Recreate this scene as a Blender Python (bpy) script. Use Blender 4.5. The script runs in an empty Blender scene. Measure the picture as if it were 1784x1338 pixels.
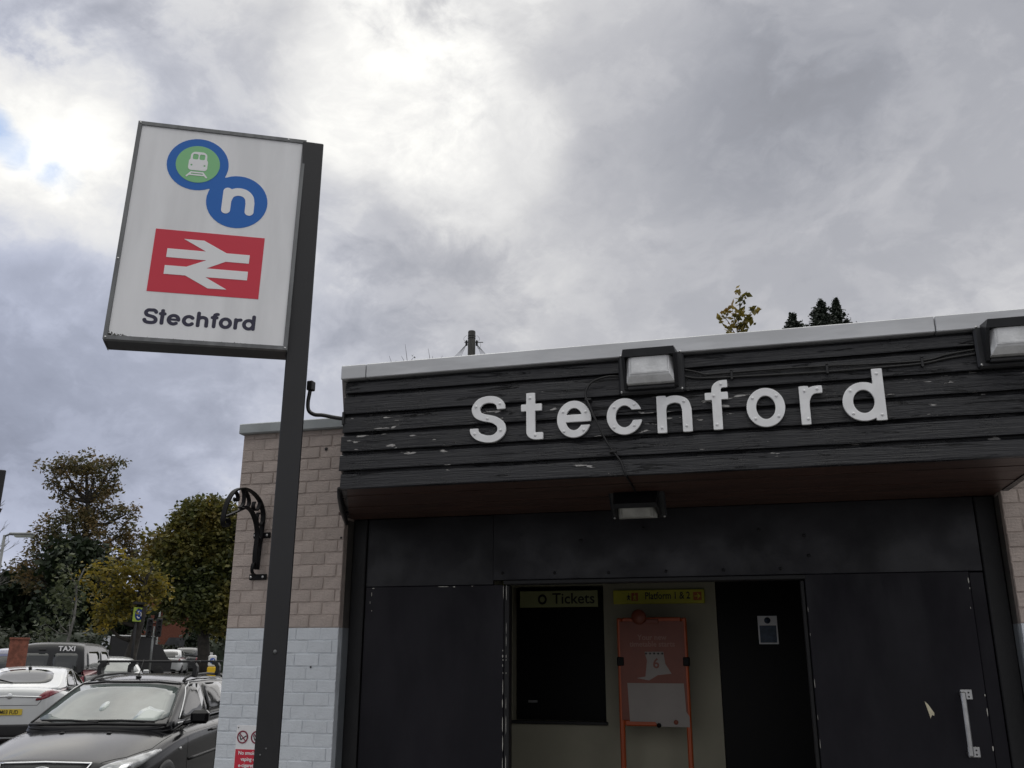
import bpy, bmesh, math, random
import numpy as np
from mathutils import Vector, Matrix
from mathutils.bvhtree import BVHTree

random.seed(7)
rng = np.random.default_rng(7)
PI = math.pi
R = math.radians
sc = bpy.context.scene
C = sc.collection

# ------------------------------------------------------------------ camera
CAM_Z = 1.67
RIGHT = Vector((0.96629492, 0.25742472, 0.00257854))
UP = Vector((0.07271844, -0.28254404, 0.95649406))
FWD = Vector((-0.24695377, 0.92406784, 0.29174039))
cam_data = bpy.data.cameras.new('camera')
cam = bpy.data.objects.new('camera', cam_data)
C.objects.link(cam)
cam.matrix_world = Matrix(((RIGHT.x, UP.x, -FWD.x, 0), (RIGHT.y, UP.y, -FWD.y, 0),
                           (RIGHT.z, UP.z, -FWD.z, CAM_Z), (0, 0, 0, 1)))
cam_data.sensor_width = 36
cam_data.lens = 1570 / 1784 * 36
cam_data.clip_start = 0.05
cam_data.clip_end = 3000
sc.camera = cam

# ------------------------------------------------------------------ view
sc.view_settings.view_transform = 'Standard'
sc.view_settings.look = 'None'
sc.view_settings.exposure = 0.48
sc.view_settings.gamma = 1.0
sc.view_settings.use_curve_mapping = False

# ------------------------------------------------------------------ node helper
class NT:
    def __init__(s, tree):
        s.t = tree; s.n = tree.nodes; s.l = tree.links
    def put(s, sock, v):
        if v is None: return
        if hasattr(v, 'is_output') or isinstance(v, bpy.types.NodeSocket): s.l.new(v, sock)
        else: sock.default_value = v
    def node(s, typ, ins=None, **props):
        n = s.n.new(typ)
        for k, v in props.items(): setattr(n, k, v)
        for k, v in (ins or {}).items(): s.put(n.inputs[k], v)
        return n
    def math(s, op, a, b=None, c=None, clamp=False):
        n = s.node('ShaderNodeMath', operation=op, use_clamp=clamp)
        for i, v in enumerate((a, b, c)):
            if v is not None: s.put(n.inputs[i], v)
        return n.outputs[0]
    def vmath(s, op, a, b=None):
        n = s.node('ShaderNodeVectorMath', operation=op)
        s.put(n.inputs[0], a)
        if b is not None: s.put(n.inputs[1], b)
        return n.outputs['Value'] if op in ('DOT_PRODUCT', 'LENGTH') else n.outputs[0]
    def ramp(s, v, lo, hi, a=0.0, b=1.0, smooth=True):
        n = s.node('ShaderNodeMapRange', interpolation_type='SMOOTHSTEP' if smooth else 'LINEAR')
        s.put(n.inputs['Value'], v)
        for k, x in (('From Min', lo), ('From Max', hi), ('To Min', a), ('To Max', b)): s.put(n.inputs[k], x)
        return n.outputs['Result']
    def mix(s, f, a, b, blend='MIX'):
        n = s.node('ShaderNodeMix', data_type='RGBA', blend_type=blend)
        s.put(n.inputs[0], f); s.put(n.inputs[6], a); s.put(n.inputs[7], b)
        return n.outputs[2]
    def noise(s, vec, scale, detail=4, rough=.55, dist=0.0, out='Fac'):
        n = s.node('ShaderNodeTexNoise')
        if vec is not None: s.put(n.inputs['Vector'], vec)
        n.inputs['Scale'].default_value = scale; n.inputs['Detail'].default_value = detail
        n.inputs['Roughness'].default_value = rough; n.inputs['Distortion'].default_value = dist
        return n.outputs[out]
    def stops(s, v, *st):
        n = s.node('ShaderNodeValToRGB'); s.put(n.inputs[0], v)
        e = n.color_ramp.elements
        while len(e) < len(st): e.new(0.5)
        for x, (p, c) in zip(e, st):
            x.position = p; x.color = (*c, 1)
        return n.outputs[0]

# ------------------------------------------------------------------ sky: blue daylight behind broken grey cloud
SUN_DIR = Vector((-0.327, 0.752, 0.573)).normalized()
world = bpy.data.worlds.new('World'); sc.world = world; world.use_nodes = True
world.node_tree.nodes.clear()
w = NT(world.node_tree)
sky = w.node('ShaderNodeTexSky', sky_type='NISHITA', sun_disc=False)
sky.air_density = 1.0; sky.dust_density = 0.0; sky.ozone_density = 3.0
sky.sun_elevation = math.asin(SUN_DIR.z); sky.sun_rotation = math.atan2(SUN_DIR.x, SUN_DIR.y)
bg_blue = w.node('ShaderNodeBackground', {'Color': sky.outputs[0], 'Strength': 0.105})
D = w.node('ShaderNodeTexCoord').outputs['Generated']
sep = w.node('ShaderNodeSeparateXYZ', {0: D})
# cloud texture in the sky's own directions, flattened a little towards the horizon and drawn out along the wind
base_v = w.node('ShaderNodeMapping', {'Vector': D, 'Rotation': (R(20), R(38), R(15)), 'Scale': (1.0, 1.0, 1.45)}).outputs[0]
def warped(vec, sc_, amt, seed):
    off = w.vmath('ADD', vec, (seed, seed * .7, -seed * .4))
    wv = w.noise(off, sc_, 4, .55, out='Color')
    c_ = w.vmath('SUBTRACT', wv, (.5, .5, .5))
    return w.vmath('ADD', off, w.node('ShaderNodeVectorMath', {0: c_, 'Scale': amt}, operation='SCALE').outputs[0])
v1 = warped(base_v, 2.6, .26, 3.1)
v2 = warped(base_v, 5.0, .12, 7.7)
n1 = w.noise(v1, 3.1, 12, .60)
n2 = w.noise(v2, 8.5, 12, .62)
n3 = w.noise(base_v, 1.5, 3, .5)
# ragged cloud edges: a lit rim where one bank ends against the next
bank = w.ramp(n1, .47, .535)
rim = w.math('MULTIPLY', w.ramp(n1, .44, .515), w.ramp(n1, .60, .515))
bank2 = w.ramp(n2, .50, .60)
def blob(c, inner, outer, v):
    d = w.vmath('DOT_PRODUCT', D, tuple(Vector(c).normalized()))
    return w.ramp(d, math.cos(R(outer)), math.cos(R(inner)), 0.0, v)
def add(*v):
    o = v[0]
    for x in v[1:]: o = w.math('ADD', o, x)
    return o
def cen(x, k): return w.math('MULTIPLY', w.math('SUBTRACT', x, .5), k)
base = add(0.505, cen(n1, .46), cen(n2, .40), cen(n3, .30), w.math('MULTIPLY', bank, .035), w.math('MULTIPLY', rim, .035), w.math('MULTIPLY', bank2, .03))
glow = add(blob((-.327, .752, .573), 0, 8, .40), blob((-.258, .816, .518), 0, 7, .24), blob((-.146, .794, .59), 0, 12, .06), blob((-.40, .74, .54), 0, 5, .10),
           blob((-.627, .596, .501), 0, 7, .36), blob((-.602, .664, .443), 0, 5, .28), blob((-.66, .62, .415), 0, 4.0, .26), blob((-.31, .84, .436), 0, 12, .05),
           blob((.132, .861, .491), 0, 24, -.17), blob((.002, .79, .613), 0, 15, -.11), blob((-.665, .677, .315), 0, 12, -.09), blob((-.30, .90, .31), 0, 16, -.05),
           blob((.218, .918, .331), 0, 5, .07), blob((-.503, .773, .386), 0, 5, .06))
glow = w.math('MULTIPLY', glow, add(.20, w.ramp(n1, .38, .62, .0, .75), w.ramp(n2, .35, .65, -.15, .30)))
bright = w.math('ADD', base, glow)
zen = w.ramp(sep.outputs['Z'], 0.54, .96, 1.0, 2.6)       # an overcast sky is brightest overhead
# thick white cloud does not keep brightening: roll the top off
bright = w.math('MINIMUM', bright, add(.72, w.math('MULTIPLY', w.math('SUBTRACT', bright, .72), .62)))
bright = w.math('MULTIPLY', bright, zen)
tint = w.stops(bright, (.36, (.90, .93, 1.04)), (.50, (.955, .965, 1.03)), (.66, (.99, .99, 1.005)), (1.0, (1.03, 1.02, .98)))
# towards the left the cloud thins and turns bluish
side = w.ramp(w.vmath('DOT_PRODUCT', D, (-.93, .30, -.2)), .40, .82)
tint = w.mix(w.math('MULTIPLY', w.math('MULTIPLY', side, .65), w.ramp(bright, .85, .5)), tint, (.80, .90, 1.22, 1))
cl = w.node('ShaderNodeVectorMath', {0: tint, 'Scale': bright}, operation='SCALE').outputs[0]
bg_cloud = w.node('ShaderNodeBackground', {'Color': cl, 'Strength': 0.75})
gap = add(blob((-.672, .568, .475), 0, 2.7, .58), blob((-.656, .594, .465), 0, 2.2, .44), blob((-.640, .618, .457), 0, 2.0, .40), blob((-.622, .644, .446), 0, 1.8, .40))
cover = w.ramp(w.math('ADD', gap, add(cen(n2, -1.1), cen(n1, -.2))), .22, .95, 1.0, .18)
mixw = w.node('ShaderNodeMixShader', {0: cover, 1: bg_blue.outputs[0], 2: bg_cloud.outputs[0]})
w.node('ShaderNodeOutputWorld', {0: mixw.outputs[0]})

# ------------------------------------------------------------------ sun, veiled by cloud
sun_d = bpy.data.lights.new('sun', 'SUN'); sun_d.energy = 0.5; sun_d.angle = R(70); sun_d.color = (1, .96, .9)
sun = bpy.data.objects.new('sun', sun_d); C.objects.link(sun)
sun.rotation_euler = SUN_DIR.to_track_quat('Z', 'Y').to_euler()

# ------------------------------------------------------------------ materials
MATS = {}
def mat(name, col, rough=.6, metal=0.0, var=0.0, vscale=3.0, bump=0.0, bscale=30.0, col2=None, coat=0.0, spec=None,
        coords='Object', rnd=0.0, stretch=(1, 1, 1), rvar=0.0, ior=None):
    if name in MATS: return MATS[name]
    m = bpy.data.materials.new(name); m.use_nodes = True; m.node_tree.nodes.clear()
    t = NT(m.node_tree)
    b = t.node('ShaderNodeBsdfPrincipled')
    t.node('ShaderNodeOutputMaterial', {0: b.outputs[0]})
    b.inputs['Roughness'].default_value = rough; b.inputs['Metallic'].default_value = metal
    b.inputs['Coat Weight'].default_value = coat; b.inputs['Coat Roughness'].default_value = .05
    if spec is not None: b.inputs['Specular IOR Level'].default_value = spec
    if ior: b.inputs['IOR'].default_value = ior
    tc = t.node('ShaderNodeTexCoord').outputs[coords]
    vec = t.node('ShaderNodeMapping', {'Vector': tc, 'Scale': stretch}).outputs[0]
    c = (*col, 1)
    if var or col2:
        f = t.ramp(t.noise(vec, vscale, 6, .6), .32, .68)
        c2 = (*col2, 1) if col2 else tuple(max(0, x * (1 - var)) for x in col) + (1,)
        c1 = c if col2 else tuple(x * (1 + var * .5) for x in col) + (1,)
        c = t.mix(f, c1, c2)
    if rnd:
        r = t.node('ShaderNodeObjectInfo').outputs['Random']
        g = t.ramp(r, 0, 1, 1 - rnd, 1 + rnd, False)
        hs = t.node('ShaderNodeHueSaturation', {'Value': g}); t.put(hs.inputs['Color'], c); c = hs.outputs[0]
    t.put(b.inputs['Base Color'], c)
    if rvar:
        t.put(b.inputs['Roughness'], t.ramp(t.noise(vec, vscale * 1.7, 5), .3, .7, rough - rvar, rough + rvar))
    if bump:
        bn = t.node('ShaderNodeBump', {'Strength': bump, 'Distance': .02, 'Height': t.noise(vec, bscale, 6, .6)})
        t.put(b.inputs['Normal'], bn.outputs[0])
    m['nt'] = 1
    MATS[name] = m
    return m

# weathered black paint on softwood: cracks along the grain, chips down to pale undercoat
def paint_wood(name, col, chip_amount, rough=.38, grain=1.0, tone=.30):
    m = bpy.data.materials.new(name); m.use_nodes = True; m.node_tree.nodes.clear()
    t = NT(m.node_tree)
    b = t.node('ShaderNodeBsdfPrincipled'); t.node('ShaderNodeOutputMaterial', {0: b.outputs[0]})
    P = t.node('ShaderNodeTexCoord').outputs['Object']
    long = t.node('ShaderNodeMapping', {'Vector': P, 'Scale': (2.2, 20, 26)}).outputs[0]
    lng2 = t.node('ShaderNodeMapping', {'Vector': P, 'Scale': (5, 30, 75)}).outputs[0]
    chipv = t.node('ShaderNodeMapping', {'Vector': P, 'Scale': (9, 30, 42)}).outputs[0]
    g = t.noise(lng2, 1.0, 8, .65, .8)
    area = t.noise(P, 2.1, 3, .5)
    chip = t.ramp(t.math('ADD', t.noise(chipv, 1.0, 5, .55), t.math('MULTIPLY', area, .35)), chip_amount, chip_amount + .02)
    crack = t.ramp(t.noise(long, 1.1, 9, .7, 1.2), .35, .42, 1, 0)
    tonef = t.ramp(t.noise(P, 3.3, 6, .6), .3, .7)
    c = t.mix(tonef, (*col, 1), tuple(x * (1 + tone) + .004 for x in col) + (1,))
    c = t.mix(t.math('MULTIPLY', crack, .6), c, (.006, .006, .006, 1))
    c = t.mix(chip, c, (.42, .41, .40, 1))
    t.put(b.inputs['Base Color'], c)
    t.put(b.inputs['Roughness'], t.ramp(tonef, 0, 1, rough - .07, rough + .16))
    h = t.math('ADD', t.math('MULTIPLY', g, .5), t.math('MULTIPLY', crack, -.6))
    h = t.math('ADD', h, t.math('MULTIPLY', chip, -.5))
    h = t.math('ADD', h, t.math('MULTIPLY', t.noise(t.node('ShaderNodeMapping', {'Vector': P, 'Scale': (3, 20, 140)}).outputs[0], 1.0, 5, .6, .5), .55))
    t.put(b.inputs['Normal'], t.node('ShaderNodeBump', {'Strength': .9 * grain, 'Distance': .008, 'Height': h}).outputs[0])
    MATS[name] = m
    return m

def leaf_mat(name, cols, trans=.35, nscale=.35, rough=.55):
    m = bpy.data.materials.new(name); m.use_nodes = True; m.node_tree.nodes.clear()
    t = NT(m.node_tree)
    P = t.node('ShaderNodeTexCoord').outputs['Object']
    rr = t.node('ShaderNodeNewGeometry').outputs['Random Per Island']
    f = t.math('ADD', t.math('MULTIPLY', t.ramp(t.noise(P, nscale, 4, .6), .3, .7, 0, 1, False), .72), t.math('MULTIPLY', rr, .28))
    n = len(cols)
    c = t.stops(f, *[(i / (n - 1), cc) for i, cc in enumerate(cols)])
    hs = t.node('ShaderNodeHueSaturation', {'Value': t.ramp(rr, 0, 1, .7, 1.3, False)}); t.put(hs.inputs['Color'], c)
    d = t.node('ShaderNodeBsdfPrincipled', {'Roughness': rough}); t.put(d.inputs['Base Color'], hs.outputs[0])
    tr = t.node('ShaderNodeBsdfTranslucent'); t.put(tr.inputs['Color'], hs.outputs[0])
    mx = t.node('ShaderNodeMixShader', {0: trans, 1: d.outputs[0], 2: tr.outputs[0]})
    t.node('ShaderNodeOutputMaterial', {0: mx.outputs[0]})
    MATS[name] = m
    return m

# ------------------------------------------------------------------ mesh builder
class MB:
    def __init__(s): s.v = []; s.f = []; s.sm = []
    def add(s, vs, fs, smooth=False, M=None):
        o = len(s.v)
        s.v += [tuple(M @ Vector(x)) if M else tuple(x) for x in vs]
        s.f += [tuple(i + o for i in f) for f in fs]; s.sm += [smooth] * len(fs)
        return s
    def box(s, x0, x1, y0, y1, z0, z1, M=None):
        v = [(x, y, z) for z in (z0, z1) for y in (y0, y1) for x in (x0, x1)]
        return s.add(v, [(0, 2, 3, 1), (4, 5, 7, 6), (0, 1, 5, 4), (2, 6, 7, 3), (0, 4, 6, 2), (1, 3, 7, 5)], False, M)
    def cbox(s, x0, x1, y0, y1, z0, z1, b, M=None):
        """box with chamfered edges"""
        b = min(b, (x1 - x0) * .45, (y1 - y0) * .45, (z1 - z0) * .45)
        bm = bmesh.new()
        bmesh.ops.create_cube(bm, size=1)
        for q in bm.verts: q.co = ((x0 + x1) / 2 + q.co.x * (x1 - x0), (y0 + y1) / 2 + q.co.y * (y1 - y0), (z0 + z1) / 2 + q.co.z * (z1 - z0))
        bmesh.ops.bevel(bm, geom=bm.edges[:], offset=b, segments=1, affect='EDGES')
        bm.verts.index_update()
        s.add([q.co[:] for q in bm.verts], [[q.index for q in f.verts] for f in bm.faces], False, M)
        bm.free(); return s
    def tube(s, pts, r, n=8, cap=True, M=None, flat=None):
        pts = [Vector(p) for p in pts]; k = len(pts)
        rs = r if isinstance(r, (list, tuple)) else [r] * k
        vs = []; T0 = None; U = None
        for i, p in enumerate(pts):
            T = (pts[min(i + 1, k - 1)] - pts[max(i - 1, 0)]).normalized()
            if U is None:
                U = T.orthogonal().normalized()
            else:
                U = (U - T * U.dot(T)); U = U.normalized() if U.length > 1e-6 else T.orthogonal().normalized()
            V = T.cross(U)
            for j in range(n):
                a = 2 * PI * j / n
                vs.append(p + (U * math.cos(a) + V * math.sin(a)) * rs[i])
        fs = [(i * n + j, i * n + (j + 1) % n, (i + 1) * n + (j + 1) % n, (i + 1) * n + j) for i in range(k - 1) for j in range(n)]
        if cap: fs += [tuple(range(n - 1, -1, -1)), tuple((k - 1) * n + j for j in range(n))]
        return s.add(vs, fs, True, M)
    def strip(s, pts, side, wd, th, M=None):
        """flat bar following pts; side = constant width direction"""
        pts = [Vector(p) for p in pts]; side = Vector(side).normalized(); k = len(pts); vs = []
        for i, p in enumerate(pts):
            T = (pts[min(i + 1, k - 1)] - pts[max(i - 1, 0)]).normalized(); N = T.cross(side).normalized()
            for a, b in ((-1, -1), (1, -1), (1, 1), (-1, 1)): vs.append(p + side * (wd / 2 * a) + N * (th / 2 * b))
        fs = [(i * 4 + j, i * 4 + (j + 1) % 4, (i + 1) * 4 + (j + 1) % 4, (i + 1) * 4 + j) for i in range(k - 1) for j in range(4)]
        fs += [(3, 2, 1, 0), tuple((k - 1) * 4 + j for j in range(4))]
        return s.add(vs, fs, False, M)
    def lathe(s, prof, n=24, M=None, smooth=True):
        """prof: (r, z) list around Z"""
        vs = [(r * math.cos(2 * PI * j / n), r * math.sin(2 * PI * j / n), z) for r, z in prof for j in range(n)]
        k = len(prof)
        fs = [(i * n + j, i * n + (j + 1) % n, (i + 1) * n + (j + 1) % n, (i + 1) * n + j) for i in range(k - 1) for j in range(n)]
        if prof[0][0] > 1e-4: fs.append(tuple(range(n - 1, -1, -1)))
        if prof[-1][0] > 1e-4: fs.append(tuple((k - 1) * n + j for j in range(n)))
        return s.add(vs, fs, smooth, M)
    def prism(s, poly, d0, d1, M=None):
        """poly in (x, z), extruded along y from d0 to d1"""
        n = len(poly)
        vs = [(x, d0, z) for x, z in poly] + [(x, d1, z) for x, z in poly]
        fs = [tuple(range(n)), tuple(range(2 * n - 1, n - 1, -1))] + [(i, i + n, (i + 1) % n + n, (i + 1) % n) for i in range(n)]
        return s.add(vs, fs, False, M)
    def build(s, name, material=None, parent=None, smooth=None, loc=None, fix=True):
        me = bpy.data.meshes.new(name)
        me.from_pydata(s.v, [], s.f); me.update()
        if fix:
            bm = bmesh.new(); bm.from_mesh(me); bmesh.ops.recalc_face_normals(bm, faces=bm.faces); bm.to_mesh(me); bm.free()
        sm = s.sm if smooth is None else [smooth] * len(s.f)
        me.polygons.foreach_set('use_smooth', sm)
        return obj(name, me, material, parent, loc)

def obj(name, me, material=None, parent=None, loc=None):
    o = bpy.data.objects.new(name, me); C.objects.link(o)
    if material:
        if not me.materials: me.materials.append(material if not isinstance(material, str) else MATS[material])
    if parent: o.parent = parent
    if loc is not None: o.location = loc
    return o
def tag(o, label, cat, group=None, kind=None):
    if label: o['label'] = label
    if cat: o['category'] = cat
    if group: o['group'] = group
    if kind: o['kind'] = kind
    return o
def thing(name, label, cat, loc=(0, 0, 0), rz=0.0, group=None):
    o = bpy.data.objects.new(name, None); C.objects.link(o)
    o.empty_display_size = .2; o.location = loc; o.rotation_euler = (0, 0, rz)
    return tag(o, label, cat, group)
def structure(o):
    o['kind'] = 'structure'; return o
def copy_tree(o, parent=None):
    c = o.copy(); C.objects.link(c)
    if parent is not None: c.parent = parent
    for ch in list(o.children): copy_tree(ch, c)
    return c

def at(px, py, d):
    """point of the place seen at photo pixel (px, py), d metres away along the ground"""
    v = FWD * 1570 + RIGHT * (px - 892) - UP * (py - 669)
    v = v / math.hypot(v.x, v.y) * d
    return Vector((v.x, v.y, v.z + CAM_Z))
def gz(x, y):
    r = math.hypot(x, y)
    t = min(max((r - 22) / 24, 0), 1)
    return .72 * t * t * (3 - 2 * t)

# ------------------------------------------------------------------ lettering from strokes
def sdf_outline(field, x0, x1, y0, y1, h):
    nx = int((x1 - x0) / h) + 2; ny = int((y1 - y0) / h) + 2
    X, Y = np.meshgrid(x0 + np.arange(nx) * h, y0 + np.arange(ny) * h, indexing='ij')
    F = field(X, Y)
    F[np.abs(F) < 1e-9] = 1e-9
    pts = {}; nxt = {}
    def ept(i, j, k):
        key = (i, j, k)
        if key not in pts:
            i2, j2 = (i + 1, j) if k == 0 else (i, j + 1)
            a, b = F[i, j], F[i2, j2]; t = a / (a - b)
            pts[key] = (x0 + h * (i + (i2 - i) * t), y0 + h * (j + (j2 - j) * t))
        return key
    S = F < 0
    I = S.astype(int)
    cells = np.argwhere((I[:-1, :-1] + I[1:, :-1] + I[:-1, 1:] + I[1:, 1:]) % 4 != 0)
    adj = {}
    for i, j in cells:
        c = (S[i, j], S[i + 1, j], S[i + 1, j + 1], S[i, j + 1])
        e = []
        if c[0] != c[1]: e.append(ept(i, j, 0))
        if c[1] != c[2]: e.append(ept(i + 1, j, 1))
        if c[2] != c[3]: e.append(ept(i, j + 1, 0))
        if c[3] != c[0]: e.append(ept(i, j, 1))
        for a, b in zip(e[::2], e[1::2]):
            adj.setdefault(a, []).append(b); adj.setdefault(b, []).append(a)
    loops = []; seen = set()
    for s0 in list(adj):
        if s0 in seen: continue
        loop = []; cur = s0
        while cur is not None:
            seen.add(cur); loop.append(pts[cur])
            cur = next((q for q in adj[cur] if q not in seen), None)
        if len(loop) > 5: loops.append(loop)
    out = []
    for lp in loops:
        # drop points that lie on a straight run
        P = np.array(lp); keep = []
        last = 0; n = len(P); i = 0
        keep = [0]
        while i < n - 1:
            j = i + 1
            while j + 1 < n:
                a, b = P[i], P[j + 1]; d = b - a; L = np.hypot(*d) + 1e-12
                q = P[i + 1:j + 1] - a
                if np.max(np.abs(q[:, 0] * d[1] - q[:, 1] * d[0])) / L > h * .10: break
                j += 1
            keep.append(j); i = j
        out.append([tuple(P[k]) for k in keep if k < n])
    return out
def arc(cx, cy, rx, ry, a0, a1, n=28):
    return [(cx + rx * math.cos(R(a0 + (a1 - a0) * i / n)), cy + ry * math.sin(R(a0 + (a1 - a0) * i / n))) for i in range(n + 1)]
def stroke_field(strokes, r, butt=True):
    def f(X, Y):
        D = np.full(X.shape, 1e9)
        for st in strokes:
            P = np.array(st); d = np.full(X.shape, 1e9)
            for a, b in zip(P[:-1], P[1:]):
                e = b - a; L2 = e @ e + 1e-12
                t = np.clip(((X - a[0]) * e[0] + (Y - a[1]) * e[1]) / L2, 0, 1)
                d = np.minimum(d, np.hypot(X - a[0] - t * e[0], Y - a[1] - t * e[1]))
            d = d - r
            if butt and (np.hypot(*(P[0] - P[-1])) > 1e-6):
                for e0, e1 in ((P[0], P[1]), (P[-1], P[-2])):
                    u = (e0 - e1) / np.hypot(*(e0 - e1))
                    s = (X - e0[0]) * u[0] + (Y - e0[1]) * u[1]
                    near = np.hypot(X - e0[0], Y - e0[1]) < r * 1.6
                    d = np.where(near & (s > 0), np.maximum(d, s), d)
            D = np.minimum(D, d)
        return D
    return f
def smooth_path(P, n=5):
    Q = []
    for i in range(len(P) - 1):
        p0, p1, p2, p3 = (np.array(P[max(i - 1, 0)]), np.array(P[i]), np.array(P[i + 1]), np.array(P[min(i + 2, len(P) - 1)]))
        for k in range(n):
            t = k / n
            Q.append(tuple(.5 * (2 * p1 + (p2 - p0) * t + (2 * p0 - 5 * p1 + 4 * p2 - p3) * t * t + (3 * p1 - p0 - 3 * p2 + p3) * t ** 3)))
    Q.append(tuple(P[-1])); return Q
def glyph(ch, a, b, xh=.76, rd=False):
    """centre-line strokes of a plain sans letter, cap height 1; a, b = stroke radius across and along;
    returns strokes, advance width and the rectangle to cut away (flat terminals)"""
    m = xh / 2; w = .70; rx = w / 2 - a; ry = xh / 2 - b; c = w / 2; e = b if rd else 0
    ring = arc(c, m, rx, ry, 0, 360, 48)
    if ch == 'o': return [ring], w, None
    if ch == 'c': return [arc(c, m, rx, ry, 42, 318, 40)] if rd else [ring], w - .02, (.42, 1, .294, .512)
    if ch == 'e': return [arc(c, m, rx, ry, 0, 306, 44), [(c - rx, m + .005), (c + rx, m + .005)]] if rd else [ring, [(c - rx, .397), (c + rx, .397)]], w, (.36, 1, .250, .397 - b)
    if ch == 'd': return [ring, [(w - a, e), (w - a, 1.0 - e)]], w, None
    if ch in 'nh':
        x2 = .64 - a; rr = (x2 - a) / 2
        return [[(a, e), (a, (1.0 if ch == 'h' else xh) - e)], [(a, xh * .45)] + smooth_path([(a, xh * .62), (a + .05, xh - b - .07), (a + rr, xh - b), (x2 - .055, xh - b - .06), (x2, xh * .60)]) + [(x2, e)]], .64, None
    if ch == 't':
        if rd: return [[(.22, 1 - e), (.22, e)], [(.02 + e, .70), (.42 - e, .70)]], .42, None
        return [[(.185, 1.0), (.185, .17)] + arc(.185 + .11, .17, .11, .17 - b, 180, 270, 8) + [(.42, b)], [(0, .69), (.405, .69)]], .42, None
    if ch == 'f':
        return [[(.21, e), (.21, .80)] + arc(.21 + .12, .80, .12, .20 - b, 180, 90, 8) + [(.42 - e * .6, 1 - b)], [(0 + e, .68), (.42 - e, .68)]], .42, None
    if ch == 'r':
        return [[(a, e), (a, xh - e)], smooth_path([(a, xh * .50), (a + .015, xh * .64), (a + .07, xh * .80), (a + .17, xh - b - .01), (.42 - e * .7, xh - b)])], .42, None
    if ch == 'S':
        P = [(.652, .70), (.646, .76), (.61, .835), (.522, .898), (.384, .995 - b), (.233, .885), (.14, .785), (.125, .69), (.175, .590), (.283, .535), (.396, .507), (.522, .465), (.635, .375), (.667, .257), (.622, .155), (.509, b + .005), (.36, b - .004), (.196, .125), (.112, .204), (.092, .26), (.09, .305)]
        return [smooth_path(P)], .76, None
def cut(field, *boxes):
    # take rectangles (x0, x1, y0, y1) out of a shape
    def f(X, Y):
        D = field(X, Y)
        for x0, x1, y0, y1 in boxes:
            D = np.maximum(D, -np.maximum(np.maximum(x0 - X, X - x1), np.maximum(y0 - Y, Y - y1)))
        return D
    return f
def outline_mesh(loops, depth, M, name, bevel=0.0):
    """fill closed 2-D loops (even-odd) and extrude; local x, y in plane, z out of it"""
    cu = bpy.data.curves.new(name, 'CURVE'); cu.dimensions = '2D'; cu.fill_mode = 'BOTH'; cu.extrude = depth / 2
    cu.bevel_depth = bevel; cu.bevel_resolution = 0; cu.offset = -bevel
    for lp in loops:
        sp = cu.splines.new('POLY'); sp.points.add(len(lp) - 1); sp.use_cyclic_u = True
        for q, (x, y) in zip(sp.points, lp): q.co = (x, y, 0, 1)
    o = bpy.data.objects.new(name, cu)
    me = bpy.data.meshes.new_from_object(o)
    bpy.data.objects.remove(o); bpy.data.curves.remove(cu)
    me.transform(M); me.name = name
    me.polygons.foreach_set('use_smooth', [False] * len(me.polygons))
    return me
def text_mesh(body, size, M, name, depth=.0, bold=0.0, align='LEFT', spacing=1.0, xs=1.0):
    cu = bpy.data.curves.new(name, 'FONT'); cu.body = body; cu.size = size; cu.extrude = depth / 2; cu.offset = bold
    cu.align_x = align; cu.space_character = spacing; cu.resolution_u = 3
    o = bpy.data.objects.new(name, cu)
    me = bpy.data.meshes.new_from_object(o)
    bpy.data.objects.remove(o); bpy.data.curves.remove(cu)
    me.transform(M @ Matrix.Diagonal((xs, 1, 1, 1))); me.name = name
    return me
def frame(o, ex, ey, ez):
    return Matrix(((ex[0], ey[0], ez[0], o[0]), (ex[1], ey[1], ez[1], o[1]), (ex[2], ey[2], ez[2], o[2]), (0, 0, 0, 1)))
def face_frame(x, y, z):
    """frame for print on a wall that faces -Y"""
    return frame((x, y, z), (1, 0, 0), (0, 0, 1), (0, -1, 0))

# ================================================================== GROUND
mat('asphalt', (.075, .074, .074), .9, var=.35, vscale=1.2, bump=.35, bscale=90, col2=(.10, .098, .096))
mat('paving', (.30, .29, .275), .85, var=.3, vscale=2.5, bump=.2, bscale=60)
mat('kerb_stone', (.28, .275, .26), .8, var=.25, vscale=5)
mat('road_white', (.62, .62, .60), .7, var=.3, vscale=8)
gm = MB()
ang = [R(a) for a in range(0, 360, 6)]
rad = [0, 3, 6, 9, 12, 15, 18, 20, 22, 24, 26, 28, 30, 32, 34, 36, 38, 40, 42, 44, 46, 50, 60, 80, 120, 250, 600, 1500]
vs = [(0, 0, 0)]; fs = []
for r_ in rad[1:]:
    for a in ang: vs.append((r_ * math.cos(a), r_ * math.sin(a), gz(r_, 0)))
n = len(ang)
for j in range(n): fs.append((0, 1 + j, 1 + (j + 1) % n))
for i in range(len(rad) - 2):
    for j in range(n):
        a = 1 + i * n; fs.append((a + j, a + n + j, a + n + (j + 1) % n, a + (j + 1) % n))
gm.add(vs, fs, True)
structure(gm.build('ground', MATS['asphalt']))
pm = MB()
pm.box(-3.9, 5.0, 3.2, 5.15, -.05, .10)
structure(pm.build('pavement', MATS['paving']))
km = MB()
for i in range(10): km.cbox(-3.9 + i * .9, -3.9 + i * .9 + .89, 3.06, 3.195, -.06, .112, .015)
structure(km.build('kerb', MATS['kerb_stone']))

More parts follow.
